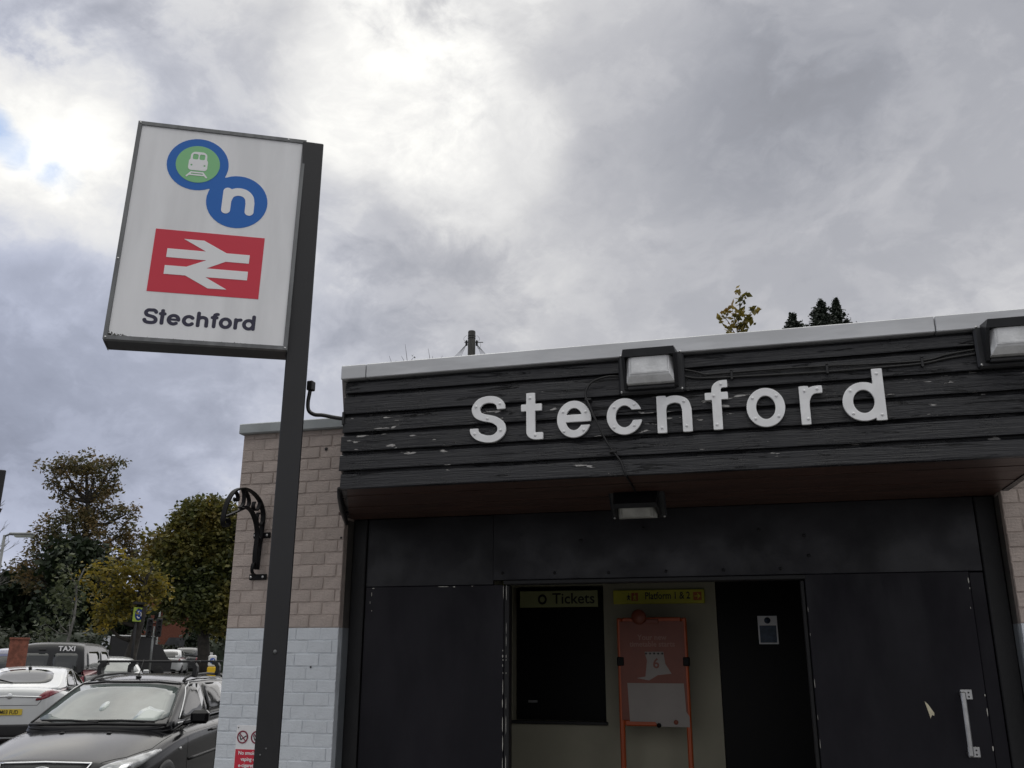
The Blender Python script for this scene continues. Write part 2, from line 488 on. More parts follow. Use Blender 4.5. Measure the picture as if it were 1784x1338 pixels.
# ================================================================== STATION BUILDING
WY = 5.156          # brick face
FY = 4.22           # fascia face
DY = 5.30           # door face
XL0, XL1 = -3.215, -2.452
XR0, XR1 = 1.257, 3.4
ZPAINT = 1.848
ZTOP = 3.084
mat('brick_beige', (.49, .415, .375), .78, var=.22, vscale=5, bump=.4, bscale=70, rnd=.09)
mat('brick_painted', (.69, .73, .775), .5, var=.13, vscale=3.5, bump=.25, bscale=60, rnd=.035)
mat('joint_beige', (.48, .405, .366), .85, var=.2, vscale=12, bump=.4, bscale=90)
mat('joint_painted', (.68, .72, .765), .6, var=.15, vscale=9, bump=.3, bscale=80)
mat('reveal_dark', (.075, .070, .064), .8, var=.3)  # upper wall colour darkened, shade under the canopy put into it
mat('reveal_grey', (.17, .185, .20), .7, var=.2)  # white wall paint greyed to carry the canopy's shade
mat('plain_dark', (.02, .02, .022), .7)
mat('roof_felt', (.06, .06, .06), .9, var=.3, bump=.2)
mat('trim_metal', (.60, .61, .63), .42, metal=.35, var=.14, vscale=2.2, stretch=(1, 1, 6), rvar=.1)
mat('coping_paint', (.40, .43, .44), .5, var=.22, vscale=2.5, bump=.1)
paint_wood('fascia_paint', (.0085, .0088, .0112), .885, rough=.30, grain=1.0, tone=.9)
paint_wood('fascia_paint_worn', (.0095, .0098, .0122), .828, rough=.32, grain=1.4, tone=.9)
mat('soffit_wood', (.095, .048, .036), .42, col2=(.050, .030, .024), vscale=3, stretch=(.6, 9, 9), bump=.2, bscale=14)
mat('door_black', (.0055, .0048, .0090), .52, var=.3, vscale=2.2, bump=.10, bscale=7, rvar=.16, col2=(.0125, .0112, .0165), spec=.28, stretch=(1.2, 1, .45))
mat('header_black', (.010, .0098, .0128), .46, vscale=2.6, bump=.08, bscale=7, rvar=.16, col2=(.027, .0265, .032), spec=.38)
mat('frame_black', (.006, .006, .0075), .55, var=.3, bump=.1)
mat('chip_white', (.62, .60, .55), .7, var=.2, vscale=30)
mat('chip_cream', (.72, .66, .48), .7, var=.15, vscale=30)

bld = thing('station_building', 'flat roofed brick station entrance with black boarded canopy and dark doors', 'building', (0, WY, 0))
def P(name, mb, m, parent=bld, **k):
    """part of the building: built in world coordinates, parented to the root"""
    o = mb.build(name, MATS[m] if isinstance(m, str) else m, parent, **k)
    if parent is bld: o.location = (0, -WY, 0)
    return o

# ---- brick walls, brick by brick
BL, BH = .161, .075
brick_cache = {}
def brick_mesh(ln, painted):
    k = (round(ln, 3), painted)
    if k not in brick_cache:
        m = MB(); j = .0025 if painted else .0038
        x0, x1, z0, z1, c = j, ln - j, .0036, BH - .0036, .0022
        y0, y1 = 0, .05
        v = [(x0 + c, y0, z0 + c), (x1 - c, y0, z0 + c), (x1 - c, y0, z1 - c), (x0 + c, y0, z1 - c),
             (x0, y0 + c, z0), (x1, y0 + c, z0), (x1, y0 + c, z1), (x0, y0 + c, z1),
             (x0, y1, z0), (x1, y1, z0), (x1, y1, z1), (x0, y1, z1)]
        f = [(0, 1, 2, 3)] + [(a, b, b + 4, a + 4) for q in (0, 4) for a, b in ((q, q + 1), (q + 1, q + 2), (q + 2, q + 3))] + [(3, 0, 4, 7), (7, 4, 8, 11)]
        m.add(v, f)
        me = bpy.data.meshes.new('brick'); me.from_pydata(m.v, [], m.f); me.update()
        bm = bmesh.new(); bm.from_mesh(me); bmesh.ops.recalc_face_normals(bm, faces=bm.faces); bm.to_mesh(me); bm.free()
        me.materials.append(MATS['brick_painted' if painted else 'brick_beige'])
        brick_cache[k] = me
    return brick_cache[k]
def brick_wall(x0, x1, zlow):
    mb = MB()
    mb.box(x0 + .002, x1 - .002, WY + .0034, WY + .30, ZPAINT, ZTOP)
    wall = P('brick_wall', mb, 'joint_beige')
    mb = MB(); mb.box(x0 + .002, x1 - .002, WY + .0030, WY + .295, 0.0, ZPAINT - .001)
    P('painted_wall_base', mb, 'joint_painted', wall)
    low = MB(); high = MB()
    k = 0
    z = ZPAINT
    rows = [(ZPAINT + i * BH, False, i) for i in range(0, 17)] + [(ZPAINT - (i + 1) * BH, True, i + 1) for i in range(0, 25)]
    for z, painted, i in rows:
        if z < -.01: continue
        h = min(BH, ZTOP - z)
        off = 0 if i % 2 else -BL / 2
        x = x0 + off
        while x < x1 - .004:
            a, b = max(x, x0), min(x + BL, x1)
            x += BL
            if b - a < .02: continue
            if z < zlow or a > x0 + 1.6:
                (low if painted else high).cbox(a + .003, b - .003, WY, WY + .05, z + .004, z + h - .004, .003)
                continue
            o = bpy.data.objects.new('brick', brick_mesh(b - a, painted)); C.objects.link(o)
            o.parent = wall
            o.location = (a, WY + random.uniform(-.0018, .0018), z + random.uniform(-.0006, .0006))
            o.rotation_euler = (random.uniform(-.006, .006), random.uniform(-.003, .003), random.uniform(-.008, .008))
            if h < BH - .001: o.scale.z = h / BH
    if low.v:
        o = P('brick_courses', low, 'brick_painted', wall); o['kind'] = 'stuff'
    if high.v:
        o = P('brick_courses', high, 'brick_beige', wall); o['kind'] = 'stuff'
    return wall
wall_l = brick_wall(XL0, XL1, .80)
wall_r = brick_wall(XR0, XR1, 1.45)
for hx_, hz_, hr_ in ((-2.610, 2.955, .011), (-2.470, 2.385, .007), (-2.62, 1.62, .006)):
    mb = MB(); mb.lathe([(hr_, 0), (hr_ * .9, .0015), (.0001, .002)], 12, face_frame(hx_, WY - .003, hz_)); o = P('fixing_hole', mb, 'plain_dark', wall_l)
# side returns of the two walls into the doorway, the rest of the building
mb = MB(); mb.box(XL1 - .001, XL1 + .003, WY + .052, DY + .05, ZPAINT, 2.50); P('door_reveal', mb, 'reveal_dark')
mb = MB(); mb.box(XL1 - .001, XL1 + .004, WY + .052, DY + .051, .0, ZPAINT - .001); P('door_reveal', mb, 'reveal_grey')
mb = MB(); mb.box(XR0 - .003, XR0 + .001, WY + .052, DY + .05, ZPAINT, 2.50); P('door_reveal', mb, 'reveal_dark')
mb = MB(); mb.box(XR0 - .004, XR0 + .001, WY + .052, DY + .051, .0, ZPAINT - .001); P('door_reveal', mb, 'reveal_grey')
mb = MB(); mb.box(XL0 + .01, XL0 + .25, WY + .31, 12.0, 0, ZTOP); mb.box(XR1 - .25, XR1 - .01, WY + .31, 12.0, 0, ZTOP)
mb.box(XL0 + .26, XR1 - .26, 11.75, 12.0, 0, ZTOP); P('rear_wall', mb, 'reveal_dark')
mb = MB(); mb.box(XL0 + .02, XR1 - .02, WY + .02, 11.98, ZTOP + .002, ZTOP + .045); P('roof', mb, 'roof_felt')
# coping over the brick wall
for a, b in ((XL0 - .02, XL1 + .40), (XR0 + .02, XR1 + .02)):
    mb = MB(); mb.cbox(a, b, WY - .035, WY + .30, ZTOP, ZTOP + .068, .006); P('coping', mb, 'coping_paint')

# ---- canopy: boarded fascia, splayed left end, boarded soffit, metal edge
can = MB()
CXL, CXR = -2.045, 1.285          # front corners
BXL = -2.455                       # back corner on the left
can.add([(CXL + .03, FY + .03, 2.53), (CXR - .03, FY + .03, 2.53), (CXR - .03, WY + .1, 2.53), (BXL + .03, WY + .1, 2.53),
         (CXL + .03, FY + .03, 3.15), (CXR - .03, FY + .03, 3.15), (CXR - .03, WY + .1, 3.15), (BXL + .03, WY + .1, 3.15)],
        [(0, 1, 2, 3), (4, 5, 6, 7), (0, 1, 5, 4), (1, 2, 6, 5), (2, 3, 7, 6), (3, 0, 4, 7)])
canopy = P('canopy', can, 'plain_dark')
tops = [3.092, 3.018, 2.904, 2.804, 2.702, 2.602]
bots = [3.018, 2.904, 2.804, 2.702, 2.602, 2.506]
def board(p0, p1, nrm, zb, zt, m):
    """shiplap board from p0 to p1 (plan points), nrm = outward plan normal"""
    p0 = Vector((*p0, 0)); p1 = Vector((*p1, 0)); nv = Vector((*nrm, 0))
    L = (p1 - p0).length; ns = max(2, int(L / .12)); mb = MB()
    prof = [(-.026, zb + .001), (.003, zb), (.004, zb + .004), (.001, zt - .022), (-.004, zt - .018), (-.024, zt - .012), (-.025, zt + .002), (-.03, zt + .002), (-.03, zb)]
    k = len(prof); vs = []
    ph = random.uniform(0, 9)
    for i in range(ns + 1):
        t = i / ns; q = p0.lerp(p1, t)
        wob = .0022 * math.sin(ph + 5 * t + 2.3 * math.sin(7 * t)) + random.uniform(-.0012, .0012)
        for j, (d, z) in enumerate(prof):
            vs.append(q + nv * (d + wob * (j < 7)) + Vector((0, 0, z + (random.uniform(-.0012, .0012) if j in (0, 1, 2) else 0))))
    fs = [(i * k + j, i * k + (j + 1) % k, (i + 1) * k + (j + 1) % k, (i + 1) * k + j) for i in range(ns) for j in range(k)]
    fs += [tuple(range(k)), tuple(ns * k + j for j in range(k - 1, -1, -1))]
    mb.add(vs, fs)
    return P('fascia_board', mb, m, canopy)
for i, (zt, zb) in enumerate(zip(tops, bots)):
    jl = random.uniform(-.006, .006)
    board((CXL - .006 + jl, FY), (CXR, FY), (0, -1), zb, zt, 'fascia_paint_worn' if i in (2, 3) else 'fascia_paint')
ev = Vector((BXL - CXL, WY - FY)); en = Vector((ev.y, -ev.x)).normalized() * -1
for i, (zt, zb) in enumerate(zip(tops, bots)):
    board((CXL - .012, FY + .035), (BXL, WY - .004), (en.x, en.y), zb, zt, 'fascia_paint')
    board((CXR - .001, FY + .035), (CXR - .001, WY - .045), (1, 0), zb, zt, 'fascia_paint')
# drooping end moulding under the left end
mb = MB(); mb.tube([(CXL - .015, FY + .02, 2.512), (-2.13, 4.40, 2.492), (-2.28, 4.75, 2.488), (-2.43, WY - .02, 2.47)], [.010, .014, .017, .014], 8); P('end_moulding', mb, 'frame_black', canopy)
# soffit boards
y = FY + .004; k = 0
while y < DY - .02:
    y2 = min(y + .118, DY - .012)
    f = lambda yy: CXL + (BXL - CXL) * min(1, (yy - FY) / (WY - FY)) + .012
    mb = MB(); dz = random.uniform(-.002, .002)
    x1 = CXR - .012 if y2 < WY - .05 else XR0 - .004
    xa, xb = f(y), f(y2)
    if y2 > WY - .06: xa = xb = XL1 + .004
    v = [(xa, y + .003, 2.512 + dz), (x1, y + .003, 2.512 + dz), (x1, y2 - .003, 2.512 + dz), (xb, y2 - .003, 2.512 + dz)]
    v += [(a, b, 2.528) for a, b, _ in v]
    mb.add(v, [(0, 1, 2, 3), (4, 5, 6, 7), (0, 1, 5, 4), (1, 2, 6, 5), (2, 3, 7, 6), (3, 0, 4, 7)])
    P('soffit_board', mb, 'soffit_wood', canopy)
    y = y2; k += 1
# metal roof edge in lengths
for a, b in ((CXL - .02, -1.925), (-1.921, .862), (.866, CXR + .02)):
    mb = MB(); mb.cbox(a, b, FY - .028, FY + .30, 3.090, 3.167, .004)
    P('roof_edge_trim', mb, 'trim_metal', canopy)
mb = MB()
e0 = Vector((CXL - .02, FY - .01)); e1 = Vector((BXL - .02, WY - .04))
mb.add([(e0.x, e0.y, 3.09), (e0.x + .2, e0.y + .29, 3.09), (e1.x + .2, e1.y, 3.09), (e1.x, e1.y, 3.09), (e0.x, e0.y + .03, 3.166), (e0.x + .2, e0.y + .29, 3.166), (e1.x + .2, e1.y, 3.166), (e1.x, e1.y, 3.166)],
       [(0, 1, 2, 3), (4, 5, 6, 7), (0, 1, 5, 4), (1, 2, 6, 5), (2, 3, 7, 6), (3, 0, 4, 7)])
P('roof_edge_trim', mb, 'trim_metal', canopy)

# ---- doorway: header panels, frames, leaves
SOF = 2.512
mb = MB(); mb.cbox(-2.354, -1.530, DY, DY + .03, 2.0955, SOF, .002); P('header_panel', mb, 'header_black')
mb = MB(); mb.cbox(-1.528, 1.150, DY - .010, DY + .03, 2.120, SOF, .002)
hp = P('header_panel', mb, 'header_black')
mb = MB()
for x, z in ((-1.47, 2.16), (-1.15, 2.155), (-.83, 2.15), (-.50, 2.152), (-.18, 2.152), (.13, 2.152), (.27, 2.33), (.285, 2.22), (-.99, 2.34), (.03, 2.37), (-.62, 2.40)):
    mb.lathe([(.009, 0), (.009, .004), (.005, .008), (.0001, .009)], 10, frame((x, DY - .010, z), (1, 0, 0), (0, 0, 1), (0, -1, 0)))
P('bolt', mb, 'frame_black', hp)
mb = MB(); mb.cbox(-1.46, .26, DY - .03, DY + .06, 2.092, 2.117, .004); P('door_head', mb, 'frame_black')
mb = MB(); mb.cbox(XL1 + .006, -2.356, DY - .02, DY + .08, .0, SOF, .005); P('door_frame', mb, 'frame_black')
mb = MB(); mb.cbox(1.154, XR0 - .006, DY - .02, DY + .08, .0, SOF, .005); P('door_frame', mb, 'frame_black')
mb = MB(); mb.cbox(1.080, 1.152, DY - .004, DY + .07, .0, 2.115, .004); P('door_frame', mb, 'door_black')
mb = MB(); mb.cbox(-2.352, -1.463, DY - .004, DY + .045, .03, 2.094, .004); leaf_l = P('door_leaf', mb, 'door_black')
mb = MB(); mb.cbox(.252, 1.078, DY - .024, DY + .015, .03, 2.1175, .003); leaf_r = P('door_leaf', mb, 'door_black')
mb = MB(); mb.cbox(-1.461, -1.430, DY + .0, DY + .07, .0, 2.09, .004); P('door_jamb', mb, 'frame_black')
mb = MB(); mb.cbox(.228, .250, DY + .0, DY + .07, .0, 2.09, .004); P('door_jamb', mb, 'frame_black')
# chipped paint along the door edges: small raised flakes of bare undercoat
def flakes(name, parent, spots, m='chip_white'):
    mb = MB()
    for x, y, z, wd, h in spots:
        n = 7; c = []
        for i in range(n):
            a = 2 * PI * i / n; c.append((x + wd / 2 * math.cos(a) * random.uniform(.6, 1), z + h / 2 * math.sin(a) * random.uniform(.7, 1)))
        mb.prism(c, y, y - .0012)
    return P(name, mb, m, parent)
sp = []
z = .9
while z < 2.08:
    h = random.choice((.01, .02, .035, .06, .10)); 
    if random.random() < .62: sp.append((-1.4655 + random.uniform(-.002, .001), DY - .0041, z + h / 2, random.uniform(.002, .006), h))
    if random.random() < .55: sp.append((-1.447, DY - .0005, z + h / 2, random.uniform(.002, .005), h * 1.2))
    z += h + random.uniform(.004, .03)
sp += [(-1.84, DY - .0041, 2.088, .10, .005), (-1.775, DY - .0041, 2.086, .02, .008), (-2.30, DY - .0041, 2.085, .02, .006), (-1.66, DY - .0041, 2.088, .016, .004),
       (-2.31, DY - .0041, 2.05, .004, .03), (-2.318, DY - .0041, 2.0, .003, .02), (-2.305, DY - .0041, 1.95, .005, .008)]
flakes('paint_chips', leaf_l, sp)
sp = [(1.071, DY - .025, 2.07, .007, .035), (1.072, DY - .025, 2.03, .005, .012), (1.063, DY - .025, 1.93, .003, .01), (.2555, DY - .025, 1.93, .002, .03), (.2555, DY - .025, 1.80, .002, .02),
      (.2555, DY - .025, 1.55, .003, .05), (.2555, DY - .025, 1.38, .002, .03), (.2555, DY - .025, 1.25, .002, .06), (1.072, DY - .025, 1.50, .006, .012), (1.072, DY - .025, 1.42, .005, .05), (1.074, DY - .025, 1.25, .008, .03)]
flakes('paint_chips', leaf_r, sp)
mb = MB(); mb.prism([(.785, 1.467), (.800, 1.452), (.824, 1.412), (.822, 1.398), (.812, 1.402), (.803, 1.385), (.799, 1.408), (.793, 1.432)], DY - .0242, DY - .0265)
P('paint_chip', mb, 'chip_cream', leaf_r)
# pull handle
mat('steel', (.62, .62, .62), .32, metal=.9, var=.12, vscale=20)
mb = MB()
hx, hy = .962, DY - .024
mb.cbox(hx - .012, hx + .012, hy - .062, hy - .050, 1.213, 1.517, .005)
for z in (1.497, 1.213): mb.cbox(hx - .012, hx + .012, hy - .055, hy - .001, z, z + .020, .005)
for z in (1.478, 1.205): mb.cbox(hx - .004, hx + .052, hy - .006, hy + .0, z, z + .050, .006)
handle = P('handle', mb, 'steel', leaf_r)
mat('screw_dark', (.08, .08, .08), .5, metal=.6)
mb = MB()
for z in (1.492, 1.512, 1.219, 1.239):
    mb.lathe([(.005, 0), (.004, .003), (.0001, .0035)], 8, frame((hx + .034, hy - .006, z), (1, 0, 0), (0, 0, 1), (0, -1, 0)))
P('screw', mb, 'screw_dark', handle)

# ---- ticket hall behind the doorway
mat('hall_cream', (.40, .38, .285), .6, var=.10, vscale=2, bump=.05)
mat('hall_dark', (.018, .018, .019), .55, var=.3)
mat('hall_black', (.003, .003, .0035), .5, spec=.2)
mat('hall_floor', (.07, .068, .065), .4, var=.3, vscale=4)
mat('hall_yellow', (.50, .49, .09), .5, var=.1)
HY = 6.90
IX0 = -1.84
mb = MB(); mb.box(-2.44, 1.24, DY + .09, HY + 1.5, -.01, .025); P('hall_floor', mb, 'hall_floor')
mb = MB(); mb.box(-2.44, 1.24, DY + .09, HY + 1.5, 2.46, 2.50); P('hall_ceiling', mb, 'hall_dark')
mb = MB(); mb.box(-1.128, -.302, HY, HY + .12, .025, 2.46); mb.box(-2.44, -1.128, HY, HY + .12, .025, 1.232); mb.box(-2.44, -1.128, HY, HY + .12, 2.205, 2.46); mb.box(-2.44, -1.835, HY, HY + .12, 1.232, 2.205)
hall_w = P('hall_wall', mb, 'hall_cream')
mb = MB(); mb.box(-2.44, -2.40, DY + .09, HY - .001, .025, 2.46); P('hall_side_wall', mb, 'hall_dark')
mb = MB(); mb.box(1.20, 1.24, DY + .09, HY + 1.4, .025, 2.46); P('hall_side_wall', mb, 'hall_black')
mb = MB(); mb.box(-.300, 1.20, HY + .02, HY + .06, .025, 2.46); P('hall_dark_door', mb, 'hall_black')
mb = MB(); mb.box(-1.834, -1.129, HY + .125, HY + .16, 1.233, 2.204); hatch = P('ticket_hatch', mb, 'hall_black')
mb = MB(); mb.cbox(-1.90, -1.115, HY - .03, HY + .0, 1.212, 1.236, .004); P('hatch_sill', mb, 'hall_dark', hatch)
mb = MB(); mb.box(-1.74, -1.67, HY + .112, HY + .124, 1.355, 1.372); P('hatch_catch', mb, 'steel', hatch)
mb = MB(); mb.cbox(-1.905, -1.842, HY - .04, HY - .002, 2.02, 2.28, .003); P('wall_strip', mb, 'hall_yellow', hall_w)
mb = MB(); mb.cbox(-1.852, -1.842, HY - .03, HY - .002, 1.25, 2.018, .002); P('wall_strip', mb, 'hall_cream', hall_w)

# ================================================================== STATION NAME ON THE FASCIA
mat('letter_white', (.91, .915, .925), .40, var=.07, vscale=14, bump=.03)
mat('bolt_white', (.70, .71, .73), .35, metal=.2)
name_root = thing('station_name', 'white block letters of the station name bolted across the black boards', 'lettering', (0, FY, 2.70))
LET = [('S', -1.342, -1.152, 2.702, 2.943, [(-1.31, 2.889), (-1.185, 2.898), (-1.250, 2.824), (-1.315, 2.748), (-1.180, 2.760)]),
       ('t', -1.074, -.966, 2.702, 2.940, [(-1.030, 2.915), (-1.003, 2.724)]),
       ('e', -.893, -.724, 2.700, 2.886, [(-.862, 2.832), (-.75, 2.826), (-.858, 2.733), (-.762, 2.735)]),
       ('c', -.647, -.479, 2.700, 2.881, [(-.610, 2.838), (-.512, 2.846), (-.612, 2.738), (-.515, 2.742)]),
       ('n', -.405, -.241, 2.698, 2.878, [(-.275, 2.846), (-.383, 2.722), (-.268, 2.725)]),
       ('f', -.175, -.071, 2.699, 2.937, [(-.100, 2.918), (-.135, 2.862), (-.128, 2.722)]),
       ('o', .011, .184, 2.697, 2.884, [(.040, 2.838), (.148, 2.842), (.048, 2.738), (.152, 2.744)]),
       ('r', .250, .351, 2.698, 2.878, [(.274, 2.856), (.330, 2.862), (.280, 2.722)]),
       ('d', .435, .617, 2.698, 2.937, [(.592, 2.915), (.472, 2.842), (.475, 2.735), (.597, 2.722)])]
for ch, x0, x1, z0, z1, bolts in LET:
    r = .0750; kx = .86
    st, wd, ct = glyph(ch, r / kx, r, .76)
    st = [[(x * kx, y) for x, y in q] for q in st]; wd *= kx
    sx = (x1 - x0) / wd
    hh = 1.0 if ch in 'Stfdh' else .76
    sz = (z1 - z0) / hh
    fld = stroke_field(st, r)
    if ct: fld = cut(fld, (ct[0] * kx, ct[1], ct[2], ct[3]))
    ls = sdf_outline(fld, -.05, wd + .06, -.05, 1.06, .0105)
    me = outline_mesh([[(x * sx, y * sz) for x, y in lp] for lp in ls], .012, face_frame(x0, -.014, z0 - 2.70), 'letter', .0012)
    lo = obj('letter', me, 'letter_white', name_root)
    lo['label'] = 'white letter ' + ch
    mb = MB()
    for bx, bz in bolts:
        mb.lathe([(.0072, 0), (.0068, .0025), (.0045, .0050), (.0001, .0058)], 10, frame((bx, -.0215, bz - 2.70), (1, 0, 0), (0, 0, 1), (0, -1, 0)))
    mb.build('bolt', MATS['letter_white'], lo)
    # stand-off spacers behind the letter
    mb = MB()
    for bx, bz in bolts:
        mb.lathe([(.006, -.012), (.006, .005)], 8, frame((bx, -.003, bz - 2.70), (1, 0, 0), (0, 0, 1), (0, -1, 0)))
    mb.build('spacer', MATS['frame_black'], lo)

# ================================================================== BULKHEAD LAMPS
mat('lamp_black', (.016, .017, .02), .42, var=.25, vscale=8, bump=.05)
m = mat('lamp_glass', (.84, .85, .86), .14, var=.22, vscale=7, bump=.25, bscale=28, coat=.6)
def bulkhead(label, loc, wd, ht, rx=0.0):
    """local: x along the wall, -y out of it, z up; loc = centre of the back plate"""
    t = thing('bulkhead_lamp', label, 'lamp', loc, 0, 'bulkhead lamps of the canopy')
    t.rotation_euler = (rx, 0, 0)
    w2, h2 = wd / 2, ht / 2
    mb = MB(); mb.cbox(-w2, w2, -.022, 0, -h2, h2, .012); mb.build('back_plate', MATS['lamp_black'], t)
    mb = MB()
    for sx in (-1, 1):
        for sz in (-1, 1):
            mb.lathe([(.0062, 0), (.006, .004), (.0001, .0055)], 8, frame((sx * (w2 - .014), -.022, sz * (h2 - .014)), (1, 0, 0), (0, 0, 1), (0, -1, 0)))
    mb.build('screw', MATS['steel'], t)
    # hood: top and cheeks around the glass, deeper at the top
    a, b = w2 - .030, h2 - .012
    mb = MB()
    mb.add([(-a, -.022, b - .040), (a, -.022, b - .040), (a, -.118, b - .040), (-a, -.118, b - .040), (-a, -.022, b + .004), (a, -.022, b + .004), (a - .008, -.125, b - .004), (-a + .008, -.125, b - .004)],
           [(0, 1, 2, 3), (4, 5, 6, 7), (0, 1, 5, 4), (1, 2, 6, 5), (2, 3, 7, 6), (3, 0, 4, 7)])
    for s in (-1, 1):
        x0, x1 = sorted((s * a, s * (a - .014)))
        mb.add([(x0, -.022, -b + .01), (x1, -.022, -b + .01), (x1, -.022, b - .0405), (x0, -.022, b - .0405), (x0, -.045, -b + .014), (x1, -.045, -b + .014), (x1, -.1175, b - .0405), (x0, -.1175, b - .0405)],
               [(0, 1, 2, 3), (4, 5, 6, 7), (0, 1, 5, 4), (1, 2, 6, 5), (2, 3, 7, 6), (3, 0, 4, 7)])
    mb.cbox(-a + .0145, a - .0145, -.046, -.0225, -b + .006, -b + .024, .004)
    mb.build('hood', MATS['lamp_black'], t)
    # glass: tapered box with facets and ribs
    g = a - .0165
    mb = MB()
    zt, zb = b - .0415, -b + .0255
    lay = [(-.024, g, zb, zt), (-.070, g, zb + .004, zt), (-.098, g - .016, zb + .030, zt), (-.106, g - .030, zb + .046, zt)]
    vs = []
    for y, gx, z0, z1 in lay: vs += [(-gx, y, z0), (gx, y, z0), (gx, y, z1), (-gx, y, z1)]
    fs = [(i * 4 + j, i * 4 + (j + 1) % 4, (i + 1) * 4 + (j + 1) % 4, (i + 1) * 4 + j) for i in range(3) for j in range(4)] + [(12, 13, 14, 15), (3, 2, 1, 0)]
    mb.add(vs, fs)
    for s in (-1, 1):
        mb.tube([(s * (g - .02), -.105, zb + .05), (s * (g - .02), -.105, zt - .004)], .0022, 6)
    mb.tube([(-g + .02, -.103, zb + .042), (g - .02, -.103, zb + .042)], .0028, 6)
    gl = mb.build('lamp_glass', MATS['lamp_glass'], t, smooth=False)
    return t
bulkhead('black bulkhead lamp with clear glass above the white letters', (-.424, FY - .004, 3.002), .318, .214)
bulkhead('black bulkhead lamp with clear glass at the right edge of the fascia', (1.175, FY - .004, 3.008), .318, .206)
ul = bulkhead('dark bulkhead lamp hanging under the canopy in front of the header panel', (-.585, 4.70, 2.51), .295, .200, R(-90) + R(180))
ul.rotation_euler = (R(46), 0, 0); ul.location = (-.585, 4.80, 2.475)
mb = MB(); mb.box(-.06, .06, .002, .05, -.05, .05); mb.build('mount', MATS['lamp_black'], ul)

mat('lamp_glass_dull', (.40, .40, .37), .35, var=.3, vscale=7)
for ch_ in ul.children:
    if ch_.name.startswith('lamp_glass'):
        ch_.data.materials.clear(); ch_.data.materials.append(MATS['lamp_glass_dull'])
# ---- cables
mat('cable_black', (.012, .012, .013), .45)
def cable(label, pts, r, name='cable', group=None):
    # smooth the path
    P_ = [Vector(p) for p in pts]; Q = []
    for i in range(len(P_) - 1):
        p0, p1, p2, p3 = P_[max(i - 1, 0)], P_[i], P_[i + 1], P_[min(i + 2, len(P_) - 1)]
        for k in range(6):
            t = k / 6
            Q.append(.5 * (2 * p1 + (p2 - p0) * t + (2 * p0 - 5 * p1 + 4 * p2 - p3) * t * t + (3 * p1 - p0 - 3 * p2 + p3) * t ** 3))
    Q.append(P_[-1])
    mb = MB(); o0 = Q[0]; mb.tube([q - o0 for q in Q], r, 8)
    o = mb.build(name, MATS['cable_black']); o.location = o0
    return tag(o, label, 'cable', group)
yc = FY - .010
cb = cable('black cable looping down across the letter e from the lamp', [(-.580, yc, 2.996), (-.640, yc - .012, 2.996), (-.715, yc - .016, 2.972), (-.747, yc - .018, 2.911), (-.722, yc - .026, 2.84), (-.698, yc - .028, 2.777), (-.645, yc - .02, 2.659), (-.587, yc - .012, 2.571), (-.567, yc - .006, 2.506), (-.566, FY + .02, 2.503), (-.57, FY + .20, 2.503), (-.575, FY + .42, 2.500)], .0052)
c1 = cable('black cable running between the two fascia lamps, upper one', [(-.266, yc, 3.006), (-.21, yc, 2.990), (-.165, yc, 2.974), (-.085, yc, 2.974), (.10, yc, 2.975), (.384, yc, 2.972), (.60, yc, 2.965), (.802, yc, 2.964), (.901, yc, 2.984), (1.02, yc, 2.998)], .0048)
c2 = cable('black cable running between the two fascia lamps, lower one', [(-.268, yc - .002, 2.972), (-.20, yc, 2.958), (-.046, yc, 2.952), (.18, yc, 2.947), (.381, yc, 2.944), (.60, yc, 2.946), (.789, yc, 2.950), (.90, yc, 2.966), (1.02, yc, 2.978)], .0055)
mb = MB()
for x, z in ((-.046, 2.963), (.384, 2.958), (.792, 2.957)):
    mb.cbox(x - .006, x + .006, yc - .008, FY - .001, z - .022, z + .022, .002)
    for s in (-1, 1): mb.lathe([(.006, 0), (.005, .004), (.0001, .005)], 8, frame((x, yc - .006, z + s * .022), (1, 0, 0), (0, 0, 1), (0, -1, 0)))
o = mb.build('cable_clip', MATS['cable_black'], c1); o.location = -c1.location
mb = MB()
for x, z, y_ in ((-.735, 2.885, -.012), (-.622, 2.620, -.010)): mb.cbox(x - .016, x + .016, yc + y_ - .014, FY - .001, z - .006, z + .006, .002)
o = mb.build('cable_clip', MATS['cable_black'], cb); o.location = -cb.location

# ================================================================== TALL SIGN ON ITS POLE
SO = Vector((-3.0881328, 3.58680502, 3.2035293))
SW = Vector((0.87229263, 0.48854671, 0.02068051)); SH = Vector((-.00626, .03669, .99931)); SN = Vector((0.48771918, -0.8722977, 0.03502471))
SIGN_W, SIGN_H, SIGN_T = .901, 1.288, .17
mat('sign_white', (.85, .855, .875), .3, var=.09, vscale=3.5, stretch=(1.4, 1.4, .25))
mat('sign_frame', (.17, .175, .18), .42, metal=.3, var=.25, vscale=6, stretch=(3, 3, .5), rvar=.08)
mat('sign_pole', (.017, .017, .019), .40, var=.22, vscale=2, stretch=(1, 1, .3), bump=.04, rvar=.06)
mat('sign_dark', (.035, .036, .04), .5, var=.2)
mat('print_blue', (.003, .13, .50), .35)
mat('print_green', (.24, .56, .26), .35)
mat('print_white', (.86, .865, .88), .35)
mat('print_red', (.64, .030, .060), .35)
mat('print_navy', (.022, .020, .050), .35)
mat('lichen', (.10, .105, .085), .9, var=.5, vscale=60, bump=.6, bscale=200)
sign = thing('station_sign', 'tall lit station sign box on a dark steel pole beside the brick wall', 'sign', (-2.27, 4.13, 0))
SM = Matrix.Translation(-Vector((-2.27, 4.13, 0))) @ frame(SO, SW, SH, SN)     # u, v, out
box = MB()
T = SIGN_T
box.box(.004, SIGN_W - .004, .004, SIGN_H - .004, -T, -.012, SM); sbox = box.build('sign_box', MATS['sign_dark'], sign)
fr = MB(); b_ = .021
